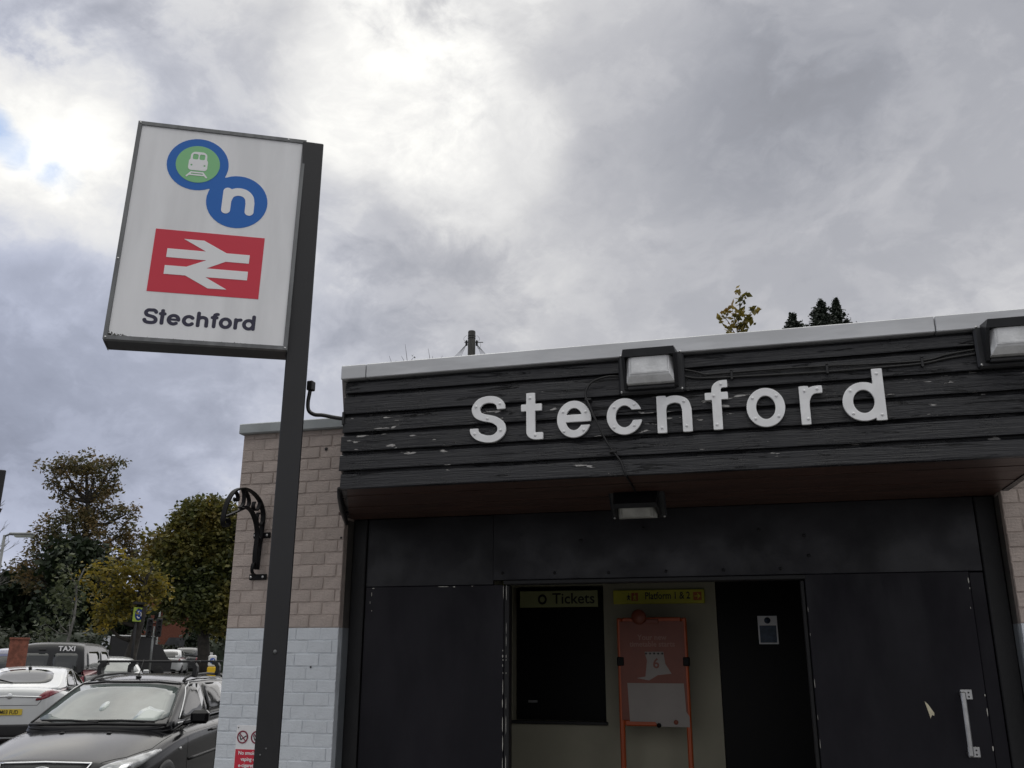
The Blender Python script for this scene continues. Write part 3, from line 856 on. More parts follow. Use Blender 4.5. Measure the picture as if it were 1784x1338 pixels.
fr.box(0, SIGN_W, 0, b_, -.030, 0, SM); fr.box(0, SIGN_W, SIGN_H - b_, SIGN_H, -.030, 0, SM)
fr.box(0, b_ - .001, b_, SIGN_H - b_, -.0302, -.0002, SM); fr.box(SIGN_W - b_ + .001, SIGN_W, b_, SIGN_H - b_, -.0302, -.0002, SM)
# outer angle of the frame along box edges
fr.box(-.0015, .003, 0, SIGN_H, -T - .002, -.031, SM); fr.box(SIGN_W - .003, SIGN_W + .0015, 0, SIGN_H, -T - .002, -.031, SM); fr.box(0, SIGN_W, SIGN_H - .003, SIGN_H + .0015, -T - .002, -.031, SM)
frm = fr.build('sign_frame', MATS['sign_frame'], sign)
pn = MB(); pn.box(b_, SIGN_W - b_, b_, SIGN_H - b_, -.0120, -.008, SM); panel = pn.build('sign_panel', MATS['sign_white'], sign)
sc_ = MB()
for u, v in ((.012, .010), (.012, SIGN_H - .010), (SIGN_W - .012, .01), (SIGN_W - .1, SIGN_H - .01), (.011, .45)):
    sc_.lathe([(.006, 0), (.005, .003), (.0001, .004)], 8, SM @ Matrix.Translation((u, v, 0)))
sc_.build('screw', MATS['steel'], frm)
gr = MB()
random.seed(3)
for i in range(70):
    u = .022 + abs(random.gauss(0, .035)); h_ = .012 * math.exp(-(u - .02) / .06)
    gr.lathe([(random.uniform(.001, .004), 0), (.0001, random.uniform(.001, .003))], 5, SM @ Matrix.Translation((u, .022 + abs(random.gauss(0, h_)), -.0079)))
for i in range(60):
    gr.lathe([(random.uniform(.001, .0025), 0), (.0001, random.uniform(.001, .002))], 5, SM @ Matrix.Translation((random.uniform(.03, .87), .0215 + abs(random.gauss(0, .002)), -.0079)))
gr = gr.build('lichen', MATS['lichen'], panel); gr['kind'] = 'stuff'

def print_loops(name, loops, z, m, depth=.0012):
    me = outline_mesh(loops, depth, SM @ Matrix.Translation((0, 0, z)), name)
    return obj(name, me, m, panel)
circ = lambda x, y, r, n=64: [(x + r * math.cos(2 * PI * i / n), y + r * math.sin(2 * PI * i / n)) for i in range(n)]
zp = -.0072
c1x, c1y, c2x, c2y, cr = .335, 1.058, .562, .850, .161
# the two overlapping discs as one blue shape
ls = sdf_outline(lambda X, Y: np.minimum(np.hypot(X - c1x, Y - c1y), np.hypot(X - c2x, Y - c2y)) - cr, .15, .75, .66, 1.25, .006)
print_loops('blue_discs', ls, zp, 'print_blue')
print_loops('green_disc', [circ(c1x, c1y, .1150)], zp + .0016, 'print_green')
# train front
def rbox(X, Y, cx, cy, hx, hy, r):
    dx = np.abs(X - cx) - hx + r; dy = np.abs(Y - cy) - hy + r
    return np.hypot(np.maximum(dx, 0), np.maximum(dy, 0)) + np.minimum(np.maximum(dx, dy), 0) - r
def train(X, Y):
    X = X - c1x - .001; Y = Y - c1y
    b = np.minimum(rbox(X, Y, 0, -.004, .050, .036, .018), rbox(X, Y, 0, .030, .043, .046, .026))
    for s in (-1, 1):
        b = np.maximum(b, -rbox(X, Y, s * .0175, .045, .0145, .017, .008))
        b = np.maximum(b, -(np.hypot(X - s * .034, Y + .008) - .0055))
    tr = stroke_field([[(-.030, -.052), (-.052, -.080)], [(.030, -.052), (.052, -.080)], [(-.031, -.053), (.031, -.053)], [(-.040, -.068), (.040, -.068)]], .0042, False)(X, Y)
    return np.minimum(b, tr)
print_loops('train_emblem', sdf_outline(train, .26, .42, .96, 1.15, .0025), zp + .0032, 'print_white')
nst = [[(.508, .795), (.508, .908)], smooth_path([(.508, .850), (.520, .888), (.545, .907), (.572, .912), (.602, .904), (.624, .880), (.631, .845)]) + [(.631, .795)]]
print_loops('letter_n', sdf_outline(stroke_field(nst, .0235, False), .46, .68, .74, .96, .004), zp + .0016, 'print_white')
print_loops('red_panel', [[(.1705, .280), (.7285, .280), (.7285, .6435), (.1705, .6435)]], zp, 'print_red')
# double arrow, symmetric about its centre
ac = (.4495, .4585)
half = [(.318, .595), (.420, .595), (.541, .5325), (.6600, .5325), (.6600, .4815), (.541, .4815), (.447, .4345), (.6600, .4345), (.6600, .3840), (.447, .3840), (.562, .3215)]
arrow = half + [(2 * ac[0] - x, 2 * ac[1] - y) for x, y in half]
# upper half runs to the lower half through the waist
arrow = [(.318, .596), (.420, .596), (.541, .5330), (.6605, .5330), (.6605, .4825), (.541, .4825), (.4485, .4345), (.6605, .4345), (.6605, .3835), (.4485, .3835),
         (.562, .3210), (.468, .3195), (.3475, .3840), (.2405, .3840), (.2405, .4345), (.3475, .4350), (.4435, .4815), (.2415, .4820), (.2415, .5330), (.436, .5330)]
print_loops('double_arrow', [arrow], zp + .0016, 'print_white')
# station name in round letters
word = MB()
x = 0; strokes_ = []; bars_ = []; r = .100
for ch in 'Stechford':
    st, wd, ct = glyph(ch, r, r, .74, True)
    if ch == 'S': st = [st[0][6:-5]]
    st = [[(q[0] + x, q[1]) for q in l] for l in st]
    if ch == 'e': bars_.append(st.pop())
    strokes_ += st
    x += wd + {'S': .0, 't': .04, 'f': .04, 'r': .03, 'c': .06}.get(ch, .085)
f1, f2 = stroke_field(strokes_, r, False), stroke_field(bars_, .070, False)
loops = sdf_outline(lambda X, Y: np.minimum(f1(X, Y), f2(X, Y)), -.05, x + .05, -.08, 1.12, .017)
k = (.727 - .172) / (x - .085); kz = .087
print_loops('sign_name', [[(.172 + a * k, .098 + b * kz) for a, b in l] for l in loops], zp, 'print_navy')
# pole: square hollow section standing beside and a little behind the sign face
px_, py_ = SW.x, SW.y
pd = Vector((SW.x, SW.y, 0)).normalized(); pnn = Vector((SN.x, SN.y, 0)).normalized()
pc0 = Vector((-2.325, 4.060, 0))       # left front corner of the pole on plan
PW, PDp = .116, .10
po = MB(); Mp = Matrix.Translation(-Vector((-2.27, 4.13, 0))) @ frame(pc0, pd, -pnn, (0, 0, 1))
po.cbox(0, PW, 0, PDp, .0, 4.50, .005, Mp)
pole = po.build('pole', MATS['sign_pole'], sign)
bo = MB()
for u, z in ((.060, 1.70), (.028, 1.238), (.052, 1.265)):
    s = 1 if z > 1.5 else .45
    bo.lathe([(.010 * s, 0), (.010 * s, .004), (.006 * s, .008), (.0001, .0085)], 10, Mp @ frame((u, 0, z), (1, 0, 0), (0, 0, 1), (0, -1, 0)))
bo.build('bolt', MATS['steel'] if False else MATS['sign_frame'], pole)
bp = MB(); bp.cbox(-.06, PW + .06, -.06, PDp + .06, .10, .115, .004, Mp); bp.build('base_plate', MATS['sign_frame'], sign)
br = MB()
for v in (.25, 1.02): br.box(SIGN_W + .002, SIGN_W + .02, v, v + .06, -.13, -.08, SM)
br.build('sign_bracket', MATS['sign_dark'], sign)

# conduit from the pole across to the canopy
cp = [(-2.235, 4.19, 3.085), (-2.240, 4.19, 3.03), (-2.246, 4.19, 2.975), (-2.238, 4.19, 2.93), (-2.205, 4.195, 2.907), (-2.16, 4.20, 2.902), (-2.10, 4.215, 2.890), (-2.035, 4.235, 2.880)]
cd = cable('bent black conduit joining the sign pole to the canopy end', cp, .0105, 'conduit')
mb = MB(); mb.cbox(-2.252, -2.218, 4.17, 4.21, 3.040, 3.092, .004)
o = mb.build('conduit_box', MATS['cable_black'], cd); o.location = -cd.location
mb = MB(); mb.cbox(-2.052, -2.040, 4.205, 4.26, 2.845, 2.915, .003)
o = mb.build('conduit_flange', MATS['cable_black'], cd); o.location = -cd.location

# ================================================================== HANGING BASKET BRACKET
mat('wrought_iron', (.005, .005, .006), .6, var=.2, spec=.2)
bk = thing('basket_bracket', 'black wrought iron hanging basket bracket with scrolls on the brick wall', 'bracket', (-3.02, WY, 2.15))
def Bp(y, z): return (0, y - WY, z - 2.15)
SX = (1, 0, 0)
def smooth2(pts, n=5):
    Q = []; P_ = [np.array(p, float) for p in pts]
    for i in range(len(P_) - 1):
        p0, p1, p2, p3 = P_[max(i - 1, 0)], P_[i], P_[i + 1], P_[min(i + 2, len(P_) - 1)]
        for k in range(n):
            t = k / n; Q.append(tuple(.5 * (2 * p1 + (p2 - p0) * t + (2 * p0 - 5 * p1 + 4 * p2 - p3) * t * t + (3 * p1 - p0 - 3 * p2 + p3) * t ** 3)))
    Q.append(tuple(P_[-1])); return Q
def iron(name, pts, wd=.030, th=.010):
    mb = MB(); mb.strip([Bp(*q) for q in smooth2(pts)], SX, wd, th); return mb.build(name, MATS['wrought_iron'], bk)
iron('outer_arm', [(5.128, 2.20), (5.135, 2.33), (5.146, 2.45), (5.150, 2.545), (5.115, 2.608), (5.060, 2.645), (4.985, 2.668), (4.89, 2.672), (4.80, 2.640), (4.745, 2.585), (4.715, 2.52), (4.700, 2.455), (4.712, 2.425), (4.742, 2.418), (4.766, 2.438), (4.750, 2.462), (4.728, 2.455)])
iron('inner_arm', [(5.100, 2.20), (5.092, 2.30), (5.098, 2.40), (5.085, 2.455), (5.055, 2.505), (5.010, 2.545), (4.955, 2.560), (4.89, 2.545)])
iron('stay', [(4.955, 2.562), (4.89, 2.540), (4.80, 2.503), (4.715, 2.470)], .022, .008)
iron('scroll', [(4.87, 2.548), (4.905, 2.580), (4.905, 2.635), (4.885, 2.667)], .024, .009)
iron('scroll', [(4.90, 2.668), (4.945, 2.640), (4.970, 2.60), (4.955, 2.566), (4.925, 2.566)], .024, .009)
iron('scroll', [(4.80, 2.640), (4.835, 2.618), (4.838, 2.590), (4.818, 2.582), (4.806, 2.598)], .024, .009)
iron('scroll', [(5.145, 2.50), (5.120, 2.475), (5.09, 2.48), (5.075, 2.51), (5.085, 2.545), (5.11, 2.55)], .024, .009)
iron('scroll', [(5.10, 2.62), (5.08, 2.575), (5.045, 2.56), (5.02, 2.58), (5.03, 2.61)], .024, .009)
iron('scroll', [(5.105, 2.40), (5.120, 2.375), (5.105, 2.35), (5.092, 2.36)], .024, .009)
iron('scroll', [(5.125, 2.215), (5.085, 2.235), (5.07, 2.205), (5.08, 2.175), (5.12, 2.165)], .02, .007)
for z, a, b in ((2.415, -.055, .065), (2.156, -.060, .062)):
    mb = MB(); mb.cbox(a, b, -.012, -.003, z - 2.15 - .018, z - 2.15 + .018, .003); mb.build('mounting_plate', MATS['wrought_iron'], bk)
mb = MB()
for z, xs in ((2.415, (-.042, .042)), (2.156, (-.046, .036)), (2.395, (0,))):
    for x in xs: mb.lathe([(.0085, 0), (.008, .004), (.0001, .006)], 8, frame((x, -.012 if len(xs) > 1 else -.03, z - 2.15), (1, 0, 0), (0, 0, 1), (0, -1, 0)))
mb.build('bolt', MATS['steel'], bk)

# ================================================================== NO SMOKING SIGN
ns = thing('no_smoking_sign', 'small white and red no smoking sign on the painted bricks behind the pole', 'sign', (-3.078, WY, 1.286))
NSX, NSW = -3.078, .200
mb = MB(); mb.cbox(0, NSW, -.006, -.002, -.40, 0, .0012); npl = mb.build('sign_plate', MATS['print_white'], ns)
mb = MB(); mb.box(.004, NSW - .004, -.0072, -.0058, -.396, -.134); mb.build('red_field', MATS['print_red'], npl)
mat('print_maroon', (.22, .012, .04), .4)
mat('print_black', (.01, .01, .01), .4)
for cx in (.045, .137):
    ls = sdf_outline(lambda X, Y: np.minimum(np.abs(np.hypot(X, Y) - .0325) - .0038, np.maximum(stroke_field([[(-.024, .024), (.024, -.024)]], .0026)(X, Y), np.hypot(X, Y) - .034)), -.042, .042, -.042, .042, .0016)
    obj('ban_ring', outline_mesh(ls, .001, face_frame(cx, -.0092, -.066), 'ban_ring'), 'print_maroon', npl)
    cg = [[(-.006, -.014), (.022, .004)], [(-.016, -.004), (-.010, -.018)], [(-.020, .006), (-.016, -.002)]]
    obj('cigarette', outline_mesh(sdf_outline(stroke_field(cg, .0028, False), -.035, .035, -.035, .035, .0012), .0008, face_frame(cx, -.0076, -.064), 'cigarette'), 'print_black', npl)
for i, (tx, s) in enumerate((('No smoking,', .034), ('vaping or', .034), ('e-cigarettes', .034))):
    tw = obj('sign_text', text_mesh(tx, .0285, face_frame(.098, -.0082, -.163 - i * .034), 'sign_text', .0006, .0007, 'CENTER'), 'print_white', npl)
mb = MB(); mb.lathe([(.004, 0), (.003, .002), (.0001, .0025)], 8, face_frame(.012, -.006, -.014)); mb.build('screw', MATS['print_black'], npl)

# ================================================================== INSIDE THE HALL: SIGNS, POSTER STAND, NOTICE
def wall_sign(name, label, x0, x1, z0, z1, y, m, th=.02):
    t = thing(name, label, 'sign', (x0, y, z0))
    mb = MB(); mb.cbox(0, x1 - x0, -th, -.001, 0, z1 - z0, .003); pl = mb.build('sign_plate', MATS[m], t)
    return t, pl
mat('tickets_board', (.40, .42, .20), .5, var=.1)
mat('platform_board', (.74, .70, .06), .45, var=.06)
mat('print_orange', (.52, .13, .03), .5)
mat('frame_orange', (.52, .095, .022), .4, var=.15)
mat('poster_red', (.23, .060, .032), .45, var=.12, vscale=6)
mat('paper', (.36, .325, .30), .6, var=.07, vscale=5)
mat('poster_text', (.36, .19, .15), .5)
t, pl = wall_sign('tickets_sign', 'dull yellow tickets sign above the black hatch', -1.772, -1.168, 2.046, 2.168, HY, 'tickets_board')
obj('sign_text', text_mesh('Tickets', .112, face_frame(.255, -.0213, .026), 'sign_text', .001, .001), 'print_black', pl)
obj('roundel', outline_mesh(sdf_outline(lambda X, Y: np.abs(np.hypot(X * 1.1, Y) - .030) - .008, -.05, .05, -.05, .05, .003), .001, face_frame(.178, -.0213, .058), 'roundel'), 'print_black', pl)
t, pl = wall_sign('platform_sign', 'yellow platform sign with arrow on the cream wall', -1.048, -.380, 2.062, 2.162, HY, 'platform_board', .03)
obj('sign_text', text_mesh('Platform 1 & 2', .070, face_frame(.235, -.0313, .034), 'sign_text', .001, .0012, xs=.80), 'print_black', pl)
for a, b in ((.588, .648), (.135, .185)):
    mb = MB(); mb.box(a, b, -.0322, -.0308, .022, .080); mb.build('symbol_square', MATS['print_orange'], pl)
arw = stroke_field([[(-.018, 0), (.018, 0)], [(.002, .016), (.018, 0), (.002, -.016)]], .0035, False)
obj('arrow', outline_mesh(sdf_outline(arw, -.04, .04, -.04, .04, .0015), .001, face_frame(.618, -.0335, .051), 'arrow'), 'platform_board', pl)
fig = stroke_field([[(0, .010), (0, -.006)], [(0, -.006), (-.008, -.022)], [(0, -.006), (.008, -.022)], [(-.009, -.002), (0, .008), (.009, -.002)], [(0, .021), (0, .0211)]], .0035, False)
for x, m_ in ((.115, 'print_black'), (.160, 'platform_board')):
    obj('walker_symbol', outline_mesh(sdf_outline(fig, -.03, .03, -.04, .04, .0015), .001, face_frame(x, -.0335, .052), 'walker_symbol'), m_, pl)

PY = HY - .30
st = thing('poster_stand', 'orange framed poster stand with calendar poster in front of the cream wall', 'poster stand', (-.74, PY, .025))
X0, X1 = -.985, -.498
L = lambda x: x + .74
mb = MB()
for a, b in ((X0, X0 + .034), (X1 - .034, X1)): mb.cbox(L(a), L(b), -.022, .022, 0, 1.925, .008)
for z in (1.905, 1.225, .06): mb.cbox(L(X0 + .036), L(X1 - .036), -.020, .020, z - .018, z + .022, .008)
frm2 = mb.build('frame', MATS['frame_orange'], st)
mb = MB(); mb.cbox(L(X0 + .02), L(X1 - .02), -.026, -.0225, 1.245, 1.90, .001); post = mb.build('poster', MATS['poster_red'], st)
for tx, z, s in (('Your new', 1.800, .050), ('timetable starts', 1.755, .050)):
    obj('poster_text', text_mesh(tx, s, face_frame(0, -.0268, z - .025), 'poster_text', .0006, .001, 'CENTER'), 'poster_text', post)
mb = MB(); mb.prism([(-.055, 1.535 + .02), (-.04, 1.66), (-.055, 1.72), (.075, 1.72), (.085, 1.64), (.125, 1.575), (.03, 1.565), (-.03, 1.53), (-.115, 1.545)], -.0275, -.0263, Matrix.Translation((0, 0, -.025)))
cal = mb.build('calendar_print', MATS['paper'], post)
obj('calendar_number', text_mesh('6', .092, face_frame(.022, -.0282, 1.612 - .025), 'calendar_number', .0006, .002, 'CENTER'), 'poster_red', cal)
mb = MB()
for i in range(5): mb.lathe([(.007, 0), (.0001, .001)], 8, face_frame(-.045 + i * .028, -.0276, 1.708 - .025))
mb.build('calendar_ring', MATS['print_black'], cal)
mb = MB(); mb.prism([(-.182, 1.512), (.205, 1.512), (.212, 1.33), (.232, 1.300), (.232, 1.232), (.03, 1.232), (.0, 1.262), (-.172, 1.262)], -.0275, -.0264, Matrix.Translation((0, 0, -.025)))
pap = mb.build('notice_paper', MATS['paper'], st)
mb = MB(); mb.lathe([(.016, 0), (.014, .003), (.0001, .004)], 14, face_frame(.14, -.0276, 1.262 - .025)); mb.build('paper_emblem', MATS['poster_red'], pap)
mb = MB(); mb.lathe([(.016, 0), (.015, .012), (.008, .018), (.0001, .019)], 14, face_frame(.025, -.028, 1.240 - .025)); mb.cbox(-.25, -.20, -.03, .03, 1.60, 1.66, .005); mb.cbox(.205, .25, -.03, .03, 1.60, 1.66, .005)
mb.build('clip', MATS['hall_black'], st)
mb = MB(); mb.lathe([(.052, 0), (.052, .012), (.044, .022), (.0001, .026)], 24, face_frame(-.085, -.03, 1.955 - .025)); mb.cbox(-.04, .05, -.03, .0, 1.90 - .02, 1.935 - .02, .004)
mb.build('top_disc', MATS['poster_red'], st)
mb = MB()
for a in (X0, X1 - .04): mb.cbox(L(a) - .03, L(a) + .07, -.22, .22, .0, .022, .006)
mb.build('foot', MATS['frame_orange'], st)

nt = thing('door_notice', 'small white notice with dark blue print on the dark hall door', 'notice', (-.018, HY + .02, 1.775))
mb = MB(); mb.cbox(0, .135, -.005, -.001, 0, .195, .001); npl = mb.build('notice_sheet', MATS['print_white'], nt)
mat('notice_blue', (.05, .085, .14), .4, var=.3, vscale=30)
mb = MB(); mb.box(.010, .125, -.0062, -.0048, .010, .128); mb.build('notice_print', MATS['notice_blue'], npl)
mb = MB(); mb.lathe([(.022, 0), (.0001, .001)], 18, face_frame(.0675, -.0052, .163)); mb.build('notice_emblem', MATS['notice_blue'], npl)

# ================================================================== VEHICLES
def paint(name, col, metal=.35, rough=.28):
    return mat(name, col, rough, metal=metal, coat=1.0, var=.04, vscale=3)
mat('paint_charcoal', (.0065, .0065, .008), .16, coat=.22, spec=.28, var=.04, vscale=3)
paint('paint_silver', (.50, .51, .52), .6, .32)
paint('paint_white', (.58, .595, .60), .1, .35)
mat('paint_taxi', (.008, .009, .010), .35, coat=.3, spec=.4)
paint('paint_blue', (.035, .045, .12), .4, .3)
paint('paint_grey', (.06, .062, .065), .2, .35)
paint('paint_dark', (.015, .015, .017), .2, .35)
mat('car_glass', (.012, .016, .016), .03, ior=1.75)
mat('screen_glass', (.10, .125, .118), .04, ior=2.1, var=.35, vscale=2.2)
mat('tint_glass', (.006, .007, .008), .05, ior=1.55)
mat('trim_black', (.012, .012, .013), .5)
mat('chrome', (.75, .76, .77), .14, metal=1.0)
mat('trim_silver', (.55, .56, .57), .3, metal=.6)
mat('lens_clear', (.42, .44, .45), .08, var=.55, vscale=9, coat=1.0)
mat('lens_red', (.20, .006, .018), .12, coat=1.0)
mat('tyre', (.012, .012, .012), .8, bump=.1)
mat('rim_metal', (.33, .33, .34), .3, metal=.7)
mat('plate_yellow', (.62, .46, .05), .45)
mat('plate_white', (.62, .62, .60), .45)

def loft(stations, prof_n):
    mb = MB(); vs = []
    for s in stations: vs += s
    k = len(stations[0])
    fs = [(i * k + j, i * k + (j + 1) % k, (i + 1) * k + (j + 1) % k, (i + 1) * k + j) for i in range(len(stations) - 1) for j in range(k)]
    fs += [tuple(range(k)), tuple((len(stations) - 1) * k + j for j in range(k - 1, -1, -1))]
    mb.add(vs, fs, True); return mb
def subdivide_mesh(mb, levels):
    me = bpy.data.meshes.new('t'); me.from_pydata(mb.v, [], mb.f); me.update()
    bm = bmesh.new(); bm.from_mesh(me)
    bmesh.ops.recalc_face_normals(bm, faces=bm.faces); bm.to_mesh(me); bm.free()
    o = bpy.data.objects.new('t', me); C.objects.link(o)
    md = o.modifiers.new('s', 'SUBSURF'); md.levels = levels; md.render_levels = levels
    dg = bpy.context.evaluated_depsgraph_get()
    m2 = bpy.data.meshes.new_from_object(o.evaluated_get(dg))
    bpy.data.objects.remove(o); bpy.data.meshes.remove(me)
    m2.polygons.foreach_set('use_smooth', [True] * len(m2.polygons))
    return m2
def interp(tab, x):
    tab = sorted(tab)
    if x <= tab[0][0]: return tab[0][1]
    for (a, va), (b, vb) in zip(tab, tab[1:]):
        if x <= b: return va + (vb - va) * (x - a) / (b - a)
    return tab[-1][1]

class Car:
    """x forward, y left, z up; body tables: half width / shoulder height / crown against x; roof table against x"""
    def __init__(s, name, label, cat, loc, yaw, paint_, width, shoulder, roof, tumble=.24, crown=.05, ground=.20, group=None, lv=2, cabin_inset=.035, roof_crown=.035, square=0.0):
        s.t = thing(name, label, cat, loc, yaw, group)
        xs = sorted({x for x, _ in width} | {x for x, _ in shoulder})
        st = []
        for x in xs:
            w_, t_ = interp(width, x), interp(shoulder, x); b = ground
            h = t_ - b
            cr_ = crown if not isinstance(crown, list) else interp(crown, x)
            half = [(.80 * w_, b), (.955 * w_, b + .05), (.995 * w_, b + .28 * h), (1.0 * w_, b + .62 * h), (.985 * w_, t_ - .07 * h - .01), (.945 * w_, t_ - .004), (.72 * w_, t_ + .62 * cr_), (.36 * w_, t_ + .93 * cr_)]
            pts = [(x, -y, z) for y, z in half] + [(x, 0, t_ + cr_)] + [(x, y, z) for y, z in reversed(half)]
            st.append(pts)
        me = subdivide_mesh(loft(st, 0), lv)
        s.body = obj('body', me, paint_, s.t)
        xr = sorted(x for x, _ in roof); st = []
        for x in xr:
            z1 = interp(roof, x); zb = interp(shoulder, x) - .02; wb = interp(width, x) * .955 - cabin_inset * .5
            h = max(z1 - zb, .01)
            wt = wb - tumble * h - .02
            q = square
            half = [(wb, zb), (wb - tumble * h * .30, zb + h * .33), (wb - tumble * h * .66, zb + h * .70), (wb - tumble * h * .90 - .005, zb + h * .915), (wt - .045 * (1 - q), zb + h * .985), (wt * .6, z1 + roof_crown * .6)]
            pts = [(x, -y, z) for y, z in half] + [(x, 0, z1 + roof_crown)] + [(x, y, z) for y, z in reversed(half)]
            st.append(pts)
        mc = subdivide_mesh(loft(st, 0), lv)
        s.cabin = obj('cabin', mc, paint_, s.t)
        s.bv = []
        for m_ in (me, mc):
            bm = bmesh.new(); bm.from_mesh(m_); s.bv.append(BVHTree.FromBMesh(bm)); bm.free()
    def hit(s, o, d):
        best = None
        for b in s.bv:
            h = b.ray_cast(Vector(o), Vector(d))
            if h[0] is not None and (best is None or h[3] < best[3]): best = h
        return best
    def patch(s, name, axis, poly, m, off=.005, rings=3, smooth=2, parent=None, dens=.10, label=None, skirt=.02):
        """poly seen along an axis: 'x'/'-x' -> (y, z), 'y'/'-y' -> (x, z), 'z' -> (x, y); laid onto the bodywork"""
        q = [Vector((a, b)) for a, b in poly]
        for _ in range(smooth):
            q = [v for a, b in zip(q, q[1:] + q[:1]) for v in (a.lerp(b, .22 if smooth > 1 else .1), a.lerp(b, .78 if smooth > 1 else .9))]
        r = []
        for a, b in zip(q, q[1:] + q[:1]):
            n_ = max(1, int((b - a).length / dens)); r += [a.lerp(b, i / n_) for i in range(n_)]
        q = r; c = sum(q, Vector((0, 0))) / len(q)
        cast = {'x': lambda a: ((6, a.x, a.y), (-1, 0, 0)), '-x': lambda a: ((-6, a.x, a.y), (1, 0, 0)), 'y': lambda a: ((a.x, 4, a.y), (0, -1, 0)), '-y': lambda a: ((a.x, -4, a.y), (0, 1, 0)), 'z': lambda a: ((a.x, a.y, 5), (0, 0, -1))}[axis]
        vs = []; k = len(q); last = None
        def put(a, o_):
            nonlocal last
            h = s.hit(*cast(a))
            if h is None: h = last
            if h is None: return (0, 0, 0)
            last = h
            nn = h[1] if h[1].dot(Vector(cast(a)[1])) < 0 else -h[1]
            return tuple(h[0] + nn * o_)
        vs.append(put(c, off))
        for i in range(1, rings + 1):
            for a in q: vs.append(put(c.lerp(a, i / rings), off))
        for a in q: vs.append(put(a, off - skirt))
        fs = [(0, 1 + j, 1 + (j + 1) % k) for j in range(k)]
        for i in range(rings):
            o_ = 1 + i * k; fs += [(o_ + j, o_ + k + j, o_ + k + (j + 1) % k, o_ + (j + 1) % k) for j in range(k)]
        mb = MB(); mb.add(vs, fs, True)
        ob = mb.build(name, MATS[m], parent or s.t)
        if label: ob['label'] = label
        return ob
    def line(s, name, axis, pts, r, m, parent=None, off=.002, n=6):
        cast = {'x': lambda a: ((6, a[0], a[1]), (-1, 0, 0)), '-x': lambda a: ((-6, a[0], a[1]), (1, 0, 0)), 'y': lambda a: ((a[0], 4, a[1]), (0, -1, 0)), '-y': lambda a: ((a[0], -4, a[1]), (0, 1, 0)), 'z': lambda a: ((a[0], a[1], 5), (0, 0, -1))}[axis]
        out = []
        for a, b in zip(pts, pts[1:]):
            for i in range(6):
                p = (a[0] + (b[0] - a[0]) * i / 6, a[1] + (b[1] - a[1]) * i / 6); h = s.hit(*cast(p))
                if h: out.append(h[0] + (h[1] if h[1].dot(Vector(cast(p)[1])) < 0 else -h[1]) * off)
        h = s.hit(*cast(pts[-1]))
        if h: out.append(h[0] + (h[1] if h[1].dot(Vector(cast(pts[-1])[1])) < 0 else -h[1]) * off)
        if len(out) < 2: return None
        mb = MB(); mb.tube(out, r, n); return mb.build(name, MATS[m], parent or s.t)
    def wheels(s, axles, r, track, wd=.20):
        for x in axles:
            for sy in (-1, 1):
                M = Matrix.Translation((x, sy * track, r)) @ Matrix.Rotation(-sy * PI / 2, 4, 'X')
                mb = MB(); mb.lathe([(r * .62, -wd / 2), (r * .93, -wd / 2), (r, -wd * .36), (r, wd * .36), (r * .93, wd / 2), (r * .66, wd / 2), (r * .64, wd * .3)], 28, M)
                wh = mb.build('wheel', MATS['tyre'], s.t)
                mb = MB(); mb.lathe([(r * .64, wd * .30), (r * .60, wd * .42), (r * .56, wd * .34), (r * .22, wd * .28), (r * .18, wd * .36), (.0001, wd * .36)], 20, M)
                for i in range(5):
                    a = 2 * PI * i / 5
                    mb.tube([Vector((math.cos(a) * r * .15, math.sin(a) * r * .15, wd * .36)), Vector((math.cos(a) * r * .58, math.sin(a) * r * .58, wd * .38))], r * .06, 6, True, M)
                mb.build('rim', MATS['rim_metal'], wh)
                # dark wheel arch, a shallow half ring round the tyre
                mb = MB(); mb.lathe([(r * .60, -wd * .40), (r * 1.12, -wd * .40), (r * 1.14, wd * .40), (r * 1.06, wd * .47), (r * .66, wd * .40)], 28, M)
                mb.build('wheel_arch', MATS['trim_black'], s.t)
    def mirror(s, x, y, z, m, sz=1.0, sides=(-1, 1)):
        for sy in sides:
            mb = MB(); mb.cbox(x - .055 * sz, x + .06 * sz, *sorted((sy * (y + .02), sy * (y + .23 * sz))), z - .075 * sz, z + .075 * sz, .035 * sz)
            mb.tube([(x, sy * (y - .06), z - .07), (x, sy * (y + .06), z - .04)], .025, 6)
            mr = mb.build('mirror', MATS[m], s.t, smooth=False)
            mb = MB(); a, b = sorted((sy * (y + .04), sy * (y + .21 * sz))); mb.cbox(x - .060 * sz, x - .0555 * sz, a, b, z - .055 * sz, z + .055 * sz, .001); mb.build('mirror_glass', MATS['chrome'], mr)
    def plate(s, end, z, txt, m, wd=.52, ht=.11, x=None, yc=0.0):
        d = 1 if end == 'front' else -1
        h = s.hit((6 * d, yc, z), (-d, 0, 0)); x = h[0].x + d * .008
        mb = MB(); mb.cbox(*sorted((x, x + d * .006)), yc - wd / 2, yc + wd / 2, z - ht / 2, z + ht / 2, .002); p = mb.build('number_plate', MATS[m], s.t)
        obj('plate_text', text_mesh(txt, ht * .92, frame((x + d * .0072, yc, z - ht * .32), (0, -1 if d < 0 else 1, 0), (0, 0, 1), (d, 0, 0)), 'plate_text', .0008, .002, 'CENTER', 1.0, .80), 'print_black', p)
        return p

